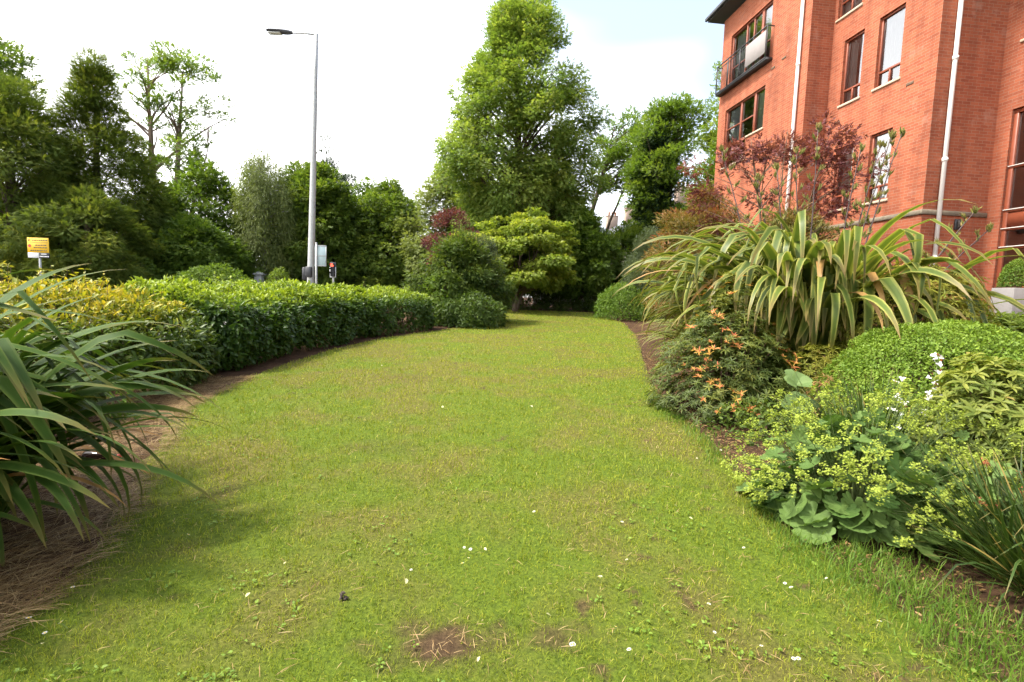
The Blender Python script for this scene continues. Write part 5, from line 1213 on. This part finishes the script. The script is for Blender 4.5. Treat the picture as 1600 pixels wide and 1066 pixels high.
bush('planter_shrub', 'small clipped shrub growing in the grey planter', PLANTER[0]-.36, PLANTER[1]+.04, .30, .34, .62, 'mound', 5200, .035, .55, T_RHOMB, 239, base=PLANTER[2]+.02, lobes=.12, tintb=.45, nst=8)
bush('red_bud_plant', 'leafy plant with reddish flower heads beside the dark blades', *AT(1570, 760, 2.95)[:2], .25, .22, .60, 'mantle', 260, .075, .5, T_LEAF, 240, depth=.6, lobes=.3, rosette=0, tintb=.7, nst=10, stem='stem')
rb = bpy.data.objects[[o.name for o in bpy.data.objects if o.name.startswith('red_bud_plant')][-1]]
for (px, py, Y) in ((1541, 722, 2.9), (1532, 785, 2.85), (1592, 742, 2.95), (1555, 792, 2.8), (1598, 770, 2.8)):
    p = AT(px, py, Y)-np.array(rb.location); m = 34; lv = Leaves(); st = MB(); st.tube([[p[0]*.4, p[1]*.4, 0], p], [.004, .002], 5)
    sm = st.build('flower_stem', M['stem'], rb)
    lv.add(p+r.normal(0, .013, (m, 3)), unit(r.normal(0, 1, (m, 3))), unit(r.normal(0, 1, (m, 3))), .014, .010, T_RHOMB, r.random(m)); lv.build('flower_head', M['red_flower'], sm)
bush('low_leafy_plant', 'low leafy plant filling the gap between the orange-tipped shrub and the frothy yellow-green mound', *GP(1185, 680)[:2], .42, .40, .34, 'shrub', 900, .06, .5, T_LEAF, 243, depth=.6, lobes=.4, tintb=.5, nst=12)
# one big ribbed leaf plant
def rib_plant(name, label, p, k, size, seed):
    r = np.random.default_rng(seed); z = gzf(p[0], p[1]); t = thing(name, label, 'plant', (p[0], p[1], z)); h = p[2]-z
    V0 = np.array([(0, 0, 0), (.3, .22, .05), (.65, .36, .07), (.9, .28, .02), (1, 0, -.10), (.9, -.28, .02), (.65, -.36, .07), (.3, -.22, .05), (.3, 0, 0), (.65, 0, 0), (.88, 0, -.03)])
    Fq = np.array([(0, 1, 8), (0, 8, 7), (1, 2, 9), (1, 9, 8), (8, 9, 6), (8, 6, 7), (2, 3, 10), (2, 10, 9), (9, 10, 5), (9, 5, 6), (3, 4, 10), (10, 4, 5)])
    lv = Leaves(); st = MB()
    for c in range(k):
        a0 = r.uniform(0, 7) if c else 0; base = np.array([.10*math.cos(a0)*(c > 0), .12*math.sin(a0)*(c > 0), h*(1 if c == 0 else r.uniform(.55, .85))])
        m = 6; a = a0+np.arange(m)*2*PI/m*.93; D = np.stack([np.cos(a), np.sin(a)*.7, .55+.45*np.sin(a)], -1)
        lv = Leaves(); lv.add(np.tile(base, (m, 1)), D, np.tile([0, -.8, .8], (m, 1))+r.normal(0, .12, (m, 3)), size*r.uniform(.8, 1.1, m), size*.95, (V0, Fq), r.uniform(.2, 1, m)); st = MB(); st.tube([[0, 0, 0], base*.5+[.02, 0, .02], base], [.008, .006, .004], 6)
        o_ = st.build('stem', M['stem'], t, True); lv.build('leaf', M['rodger'], o_)
rib_plant('broad_leaved_plant', 'plant with one fan of broad ribbed leaves left of the white-flowered clump', AT(1245, 602, 4.9), 3, .17, 241)
bush('dried_flower_plant', 'small plant with straw-brown flower tufts at the foot of the striped clump', *AT(1310, 575, 5.4)[:2], .38, .3, .62, 'tan', 500, .05, .25, T_LEAF, 242, depth=.6, rosette=4, tintb=.55, nst=20)
# wispy seedlings along the hedge foot
for k, (px, py) in enumerate(((190, 592), (68, 600))):
    p = GP(px, py+70)
    bush('seedling', ['young leafy seedling poking up between the green sword leaves and the hedge', 'small leafy seedling behind the green sword leaves'][k], p[0], p[1], .16, .14, .4, 'mound', 120, .06, .5, T_LEAF, 250+k, depth=.7, tintb=.4, nst=6, stem='stem')

# ------------------------------------------------------------------ street furniture and far things
def road_z(y): return .028*min(max(y-2, 0), 28)
# street lamp
lx, lyy = -6.74, 17.0; z0 = gzf(lx, lyy)+.10
t = thing('street_lamp', 'tall grey tapered street lamp standing behind the green hedge', 'street lamp', (lx, lyy, z0)); tilt = .024
mb = MB(); H = 9.05
P = np.array([[tilt*H*f, 0, H*f] for f in np.linspace(0, 1, 9)]); mb.tube(P, np.r_[.125, .12, np.linspace(.11, .065, 7)], 14)
pole = mb.build('pole', M['zinc'], t, True)
mb = MB(); mb.box((.03, -.16, 1.55), (.2, .12, .34), (1, 0), .02); mb.box((-.16, 0, 1.5), (.14, .16, .4), (1, 0), .02); mb.build('control_box', M['dark_metal'], t)
mb = MB(); top = np.array([tilt*H, 0, H-.06]); mb.tube([top+[0, 0, .03], top+[-.35, -.02, .06], top+[-.75, -.03, .06]], .03, 8); mb.build('arm', M['zinc'], t, True)
mb = MB(); c = top+np.array([-.75, -.03, .06]); n = 9; s = np.linspace(0, 1, n)
W_ = np.interp(s, [0, .12, .3, .6, .92, 1], [.045, .08, .12, .15, .13, .05]); Hh = np.interp(s, [0, .2, .5, .9, 1], [.05, .075, .06, .035, .02])
V = []; Q = []
for i_ in range(n):
    for a in np.arange(10)*2*PI/10: V.append(c+np.array([-.82*s[i_], W_[i_]*math.cos(a), .05*s[i_]+Hh[i_]*math.sin(a)]))
for i_ in range(n-1):
    for j in range(10): Q.append((i_*10+j, i_*10+(j+1) % 10, i_*10+10+(j+1) % 10, i_*10+10+j))
mb.add(V, None, Q); hd = mb.build('lamp_head', M['dark_metal'], t, True)
mb = MB(); mb.box(c+np.array([-.55, 0, -.035]), (.40, .18, .03), (1, 0), .01); mb.build('lens', M['lamp_lens'], hd)

def post(name, h, r_, t, mat='zinc', x=0):
    mb = MB(); mb.tube([(x, 0, -.1), (x, 0, h)], r_, 10); mb.lathe((x, 0, h), [(r_*1.1, -.03), (r_*1.1, .01), (.001, .02)], 10); return mb.build(name, M[mat], t, True)
# yellow notice across the road
p = AT(61, 400, 19.3); z0 = road_z(19.3)+.10; t = thing('notice_sign', 'yellow notice over white and black panels on a steel post before the dark evergreens', 'sign', (p[0]+.03, 19.3, z0))
top = AT(61, 372, 19.3)[2]-z0; post('post', top-.05, .038, t)
mb = MB(); mb.box((0, -.05, top-.27), (.80, .02, .54), (1, 0), .004); yp = mb.build('yellow_panel', M['sign_yellow'], t)
mb = MB()
for z, a, b_ in ((top-.09, -.22, .34), (top-.27, -.1, .3), (top-.36, -.16, .34), (top-.47, -.28, .30)):
    xs_ = a
    rr = np.random.default_rng(int(z*1000))
    while xs_ < b_: 
        w = rr.uniform(.03, .09); mb.box((xs_+w/2, -.062, z), (w, .004, .035), (1, 0)); xs_ += w+.022
mb.box((0, -.062, top-.17), (.74, .004, .010), (1, 0)); mb.box((-.33, -.062, top-.09), (.07, .004, .05), (1, 0)); mb.build('lettering', M['sign_black'], yp)
mb = MB()
a = np.arange(20)*2*PI/20; mb.add([(-.31+.06*math.cos(q), -.0635, top-.30+.06*math.sin(q)) for q in a]+[(-.31, -.0635, top-.30)], [(k, (k+1) % 20, 20) for k in range(20)]); mb.build('emblem', M['sign_red'], yp)
mb = MB(); mb.box((-.19, -.05, top-.645), (.40, .02, .19), (1, 0), .004); mb.build('white_panel', M['sign_white'], t)
mb = MB(); mb.box((.215, -.05, top-.645), (.38, .02, .19), (1, 0), .004); bp_ = mb.build('black_panel', M['sign_black'], t)
mb = MB()
for z, a, b_ in ((top-.60, .12, .28), (top-.69, .05, .37)):
    xs_ = a
    while xs_ < b_: mb.box((xs_+.02, -.062, z), (.034, .004, .035), (1, 0)); xs_ += .05
mb.build('lettering', M['sign_white'], bp_)
# back of a direction sign beside the lamp
p = AT(497, 400, 20.5); z0 = road_z(20.5)+.1; t = thing('direction_sign', 'pale blue-grey back of a rectangular road sign beside the street lamp', 'sign', (p[0], 20.5, z0))
zt_, zb_ = AT(497, 383, 20.5)[2]-z0, AT(497, 416, 20.5)[2]-z0; hh = zt_-zb_
post('post', zt_+.08, .04, t, x=-.07)
mb = MB(); mb.box((0, .06, (zt_+zb_)/2), (.62, .012, hh), (1, 0), .003); mb.build('panel', M['sign_back'], t)
mb = MB()
for z in (zb_+.02, (zt_+zb_)/2, zt_-.02): mb.box((0, .045, z), (.60, .02, .035), (1, 0), .003)
for x_ in (-.30, .30): mb.box((x_, .046, (zt_+zb_)/2), (.02, .016, hh-.1), (1, 0))
mb.build('rail', M['zinc'], t)
# traffic light showing red
p = AT(521, 420, 30); z0 = road_z(30)+.1; t = thing('traffic_light', 'traffic light showing red behind the green hedge', 'traffic light', (p[0], 30, z0))
zt_, zb_ = AT(521, 410, 30)[2]-z0, AT(521, 434, 30)[2]-z0; zc = (zt_+zb_)/2; hh = zt_-zb_
post('post', zt_-.1, .06, t, 'zinc')
mb = MB(); mb.box((0, -.08, zc), (.36, .02, hh), (1, 0), .004); mb.build('backing_board', M['sign_black'], t)
mb = MB()
for x_ in (-.165, .165): mb.box((x_, -.094, zc-.13), (.035, .008, hh-.30), (1, 0))
mb.box((0, -.094, zb_+.03), (.30, .008, .035), (1, 0)); mb.build('white_border', M['sign_white'], t)
mb = MB(); mb.box((0, -.16, zc), (.22, .14, hh-.10), (1, 0), .03); hs_ = mb.build('housing', M['dark_metal'], t)
for k, (nm, mt_) in enumerate((('red_lens', 'red_lamp'), ('amber_lens', 'sign_black'), ('green_lens', 'sign_black'))):
    zz = zt_-.17-k*.235
    mb = MB(); V = [(.095*math.cos(a), -.235, zz+.095*math.sin(a)) for a in np.arange(16)*2*PI/16]+[(0, -.265, zz)]; mb.add(V, [(j, (j+1) % 16, 16) for j in range(16)]); mb.build(nm, M[mt_], t)
    mb = MB(); V = []; Q = []
    for j, a in enumerate(np.linspace(-.2, PI+.2, 10)): V += [(.102*math.cos(a), -.232, zz+.102*math.sin(a)), (.102*math.cos(a), -.38, zz+.106*math.sin(a))]
    for j in range(9): Q.append((2*j, 2*j+1, 2*j+3, 2*j+2))
    mb.add(V, None, Q); mb.build('visor', M['dark_metal'], hs_)
# low garden wall and gate pier across the road
x0 = -18.9; t = thing('garden_wall', 'low brownish stone garden wall across the road, glimpsed over the hedge', 'wall', (x0, 36, road_z(36)))
mb = MB(); mb.box((0, 0, .75), (.3, 14, 1.5), (1, 0), .02); mb.build('masonry', M['wall_stone'], t)
mb = MB(); mb.box((0, 0, 1.54), (.4, 14.1, .1), (1, 0), .02); mb.build('coping', M['stone'], t)
for k, (px, Y, ht) in enumerate(((405, 31, 427), (573, 40, 437))):
    p = AT(px, ht, Y); z0 = road_z(Y); h = p[2]-z0
    t = thing('gate_pier', ['pale gate pier under the weeping birch across the road', 'grey gate pier just showing over the hedge right of the traffic light'][k], 'pier', (p[0], Y, z0))
    mb = MB(); mb.box((0, 0, h/2-.06), (.42, .42, h-.12), (1, 0), .02); mb.build('shaft', M['kerb'], t)
    mb = MB(); V = [(-.27, -.27, h-.12), (.27, -.27, h-.12), (.27, .27, h-.12), (-.27, .27, h-.12), (-.27, -.27, h-.04), (.27, -.27, h-.04), (.27, .27, h-.04), (-.27, .27, h-.04), (0, 0, h+.12)]
    mb.add(V, [(4, 5, 8), (5, 6, 8), (6, 7, 8), (7, 4, 8)], [(0, 1, 5, 4), (1, 2, 6, 5), (2, 3, 7, 6), (3, 0, 4, 7), (3, 2, 1, 0)]); mb.build('cap', M['kerb'], t)
# white car parked beyond the boundary hedge
cx, cy = 3.4, 33.2; t = thing('parked_car', 'white car parked beyond the gap in the boundary hedge', 'car', (cx, cy, gzf(cx, cy)))
st_ = [(-2.1, .35, .75, .78), (-2.0, .28, .92, .84), (-1.2, .25, .98, .88), (-.65, .25, 1.0, .89), (.9, .25, 1.0, .89), (1.6, .25, .98, .88), (2.05, .28, .92, .82), (2.12, .38, .75, .74)]
V = []; Q = []
for (x_, zl, zh, w) in st_:
    for (f, z) in ((-.92, zl), (-1, zl+.18), (-1, zh-.14), (-.93, zh), (.93, zh), (1, zh-.14), (1, zl+.18), (.92, zl)): V.append((x_, f*w, z))
for i_ in range(len(st_)-1):
    for j in range(8): Q.append((i_*8+j, i_*8+(j+1) % 8, i_*8+8+(j+1) % 8, i_*8+8+j))
e_ = len(V)-8; mb = MB(); mb.add(V, [(0, 1, 7), (1, 6, 7), (1, 2, 6), (2, 5, 6), (2, 3, 5), (3, 4, 5), (e_, e_+7, e_+1), (e_+1, e_+7, e_+6), (e_+1, e_+6, e_+2), (e_+2, e_+6, e_+5), (e_+2, e_+5, e_+3), (e_+3, e_+5, e_+4)], Q); mb.build('body', M['car_white'], t)
mb = MB(); V = [(-1.25, -.84, .97), (-1.25, .84, .97), (-.45, .68, 1.42), (-.45, -.68, 1.42), (.95, -.68, 1.44), (.95, .68, 1.44), (1.75, .84, .97), (1.75, -.84, .97)]
mb.add(V, None, [(0, 3, 2, 1), (4, 7, 6, 5), (0, 7, 4, 3), (1, 2, 5, 6)]); mb.build('windows', M['car_glass'], t)
mb = MB(); mb.box((.25, 0, 1.45), (1.5, 1.38, .05), (1, 0), .02)
for y_ in (-1, 1):
    for (xa, za, xb, zb2) in ((-1.27, .98, -.46, 1.44), (.25, .98, .25, 1.44), (1.77, .98, .96, 1.45)): mb.tube([(xa, y_*.85, za), (xb, y_*.69, zb2)], .03, 6)
mb.build('roof', M['car_white'], t)
for x_ in (-1.35, 1.3):
    for y_ in (-.8, .8):
        a = np.arange(18)*2*PI/18; V = [(x_+rr*math.cos(q), y_+dy, .31+rr*math.sin(q)) for (rr, dy) in ((.2, -.1), (.31, -.09), (.31, .09), (.2, .1)) for q in a]
        Q = [(g*18+k, g*18+(k+1) % 18, g*18+18+(k+1) % 18, g*18+18+k) for g in range(3) for k in range(18)]
        mb = MB(); mb.add(V, None, Q); w = mb.build('wheel', M['tyre'], t, True)
        mb = MB(); V = [(x_+.2*math.cos(q), y_+.1*np.sign(y_), .31+.2*math.sin(q)) for q in a]+[(x_, y_+.085*np.sign(y_), .31)]; mb.add(V, [(k, (k+1) % 18, 18) for k in range(18)]); mb.build('hubcap', M['zinc'], w)
# distant house with a row of chimneys
hx, hy = 15.0, 62.0; t = thing('distant_house', 'distant house roof with a row of chimneys above the far trees', 'house', (hx, hy, gzf(hx, hy)))
hd_ = unit(np.array([.18, -1.0])); hn = np.array([-hd_[1], hd_[0]])
def hw(a, b_, z): q = hd_*a+hn*b_; return (q[0], q[1], z)
ez, rz_ = 8.0, 10.6
mb = MB(); mb.box(hw(0, 0, ez/2), (22, 8, ez), tuple(hd_)); V = [hw(s_*11, b_, z) for s_ in (-1, 1) for (b_, z) in ((-4, ez), (4, ez), (0, rz_-.05))]; mb.add(V, [(0, 2, 1), (3, 4, 5)]); wl = mb.build('wall', M['house_wall'], t)
mb = MB(); V = [hw(s_*11.3, b_, z) for s_ in (-1, 1) for (b_, z) in ((-4.4, ez-.2), (0, rz_), (4.4, ez-.2), (-4.4, ez-.38), (0, rz_-.18), (4.4, ez-.38))]
mb.add(V, None, [(0, 1, 7, 6), (1, 2, 8, 7), (3, 9, 10, 4), (4, 10, 11, 5), (0, 6, 9, 3), (2, 5, 11, 8), (0, 3, 4, 1), (1, 4, 5, 2), (6, 7, 10, 9), (7, 8, 11, 10)]); rf = mb.build('roof', M['slate'], t)
for a in (-10, -3.5, 3, 9.5):
    mb = MB(); mb.box(hw(a, 0, rz_+.55), (.75, 1.5, 1.9), tuple(hd_), .02); mb.box(hw(a, 0, rz_+1.53), (.9, 1.65, .12), tuple(hd_), .02); ch = mb.build('chimney', M['chimney'], rf)
    for b_ in (-.45, 0, .45):
        mb = MB(); mb.lathe(hw(a, b_, rz_+1.58), [(.16, 0), (.13, .35), (.17, .38), (.15, .5), (.11, .5), (.11, .1)], 10); mb.build('chimney_pot', M['pot'], ch)
for a in (-7, 0, 7):
    for z in (2.0, 5.4):
        mb = MB(); mb.box(hw(a, -4.02, z), (1.1, .08, 1.7), tuple(hd_), .01); f = mb.build('window', M['sign_white'], t)
        for dx_ in (-.26, .26):
            mb = MB(); mb.box(hw(a+dx_, -4.065, z), (.42, .02, 1.45), tuple(hd_)); mb.build('pane', M['car_glass'], f)

# ------------------------------------------------------------------ small things in the grass
r = np.random.default_rng(77)
# dark glass bottle lying on the bed
p = GP(155, 722); t = thing('bottle', 'dark glass bottle lying on the straw-covered bed by the green sword leaves', 'bottle', (p[0], p[1], p[2]+.045)); t.rotation_euler = (math.radians(90), 0, math.radians(93))
mb = MB(); mb.lathe((0, 0, 0), [(.001, -.11), (.036, -.11), (.039, -.10), (.039, .03), (.034, .06), (.018, .095), (.015, .10), (.015, .15)], 18); mb.build('glass_body', M['bottle'], t, True)
mb = MB(); mb.lathe((0, 0, 0), [(.014, .145), (.018, .147), (.018, .168), (.001, .170)], 14); mb.build('cap', M['sign_red'], t, True)
# clod of dark debris
p = GP(536, 940); mb = MB()
for k in range(10):
    q = r.normal(0, .009, 3); d = unit(r.normal(0, 1, 3)); mb.tube([q-d*.012, q, q+d*.014], [.003, .008, .003], 5)
o = mb.build('dark_clod', M['brown_leaf']); o.location = (p[0], p[1], p[2]+.018); tag(o, 'small dark clod of debris lying on the lawn', 'clod')
# daisies
def daisy_mesh():
    mb = MB(); V = []; T = []
    n = 14
    for k in range(n):
        a = 2*PI*k/n; w = .10; b_ = len(V)
        V += [(.003*math.cos(a), .003*math.sin(a), .0), (.010*math.cos(a-w*1.5), .010*math.sin(a-w*1.5), .0022), (.0135*math.cos(a), .0135*math.sin(a), .003), (.010*math.cos(a+w*1.5), .010*math.sin(a+w*1.5), .0022)]
        T += [(b_, b_+1, b_+2), (b_, b_+2, b_+3)]
    mb.add(V, T); mb.tube([(0, 0, -.04), (0, 0, 0)], .001, 4, False)
    nw = len(T)
    mb.lathe((0, 0, .001), [(.0045, 0), (.004, .0025), (.002, .0038), (.0002, .004)], 8)
    return mb
t0 = thing('daisy', 'tiny white daisy in the mown lawn', 'flower', (0, 0, 0), 'daisies in the lawn')
mb = MB(); V = []; T = []
for k in range(14):
    a = 2*PI*k/14; b_ = len(V); V += [(.003*math.cos(a), .003*math.sin(a), 0), (.010*math.cos(a-.17), .010*math.sin(a-.17), .0022), (.0135*math.cos(a), .0135*math.sin(a), .003), (.010*math.cos(a+.17), .010*math.sin(a+.17), .0022)]; T += [(b_, b_+1, b_+2), (b_, b_+2, b_+3)]
mb.add(V, T); mb.build('petals', M['white_petal'], t0)
mb = MB(); mb.lathe((0, 0, .001), [(.0045, 0), (.004, .0025), (.002, .0038), (.0002, .004)], 8); mb.build('eye', M['daisy_eye'], t0)
mb = MB(); mb.tube([(0, 0, -.045), (.002, 0, -.02), (0, 0, 0)], .001, 4, False); mb.build('stem', M['stem'], t0)
spots = [(98, 989), (70, 1006), (115, 932), (140, 893), (275, 805), (295, 847), (48, 980), (726, 868), (740, 871), (730, 884), (722, 893), (838, 810), (971, 827), (980, 886), (938, 916), (890, 1025), (896, 1025), (936, 915), (962, 994), (984, 1033), (1060, 682), (1107, 688), (1115, 694), (1085, 713), (1090, 724), (1134, 728), (1142, 733), (1128, 711), (1104, 953), (1106, 957), (1234, 931), (1246, 1047), (1290, 918), (1373, 987), (1377, 907), (1188, 1024), (640, 905), (596, 575), (700, 560), (845, 545), (905, 520), (970, 522), (1238, 1046), (1226, 925), (1112, 1002), (830, 640), (612, 666), (1164, 868)]
for k, (px, py) in enumerate(spots):
    d = t0 if k == 0 else copy_tree(t0)
    p = GP(px+r.normal(0, 2), py); d.location = (p[0], p[1], p[2]+.038+r.uniform(0, .008)); d.rotation_euler = (r.normal(0, .25), r.normal(0, .25), r.uniform(0, 7)); s = r.uniform(.6, .9)*(1 if p[1] < 5 else 1.3); d.scale = (s, s, s)
# pale fallen leaves
V0 = np.array([(0, 0, 0), (.012, .010, .006), (.034, .013, .010), (.055, 0, .004), (.034, -.013, .010), (.012, -.010, .006), (.012, 0, .002), (.034, 0, .005)])*1.0
Tf = T_LEAF[1]
lo = tag(mesh_obj('fallen_leaf', V0, Tf, M['pale_leaf'], None, {'tint': np.full(8, .6)}), 'pale yellow fallen leaf lying on the mown lawn', 'leaf', 'fallen leaves on the lawn')
fl = [(384, 946), (448, 888), (374, 744), (552, 744), (634, 924), (746, 1048), (760, 871), (862, 980), (1076, 816), (1053, 798), (862, 634), (66, 1020), (1080, 630), (690, 640), (500, 800)]
for k, (px, py) in enumerate(fl):
    d = lo if k == 0 else lo.copy()
    if k: COL.objects.link(d)
    p = GP(px, py); d.location = (p[0], p[1], p[2]+.036); d.rotation_euler = (r.normal(0, .35), r.normal(0, .35), r.uniform(0, 7)); s = r.uniform(.45, .75)*(1 if p[1] < 4 else 1.5); d.scale = (s, s, s)
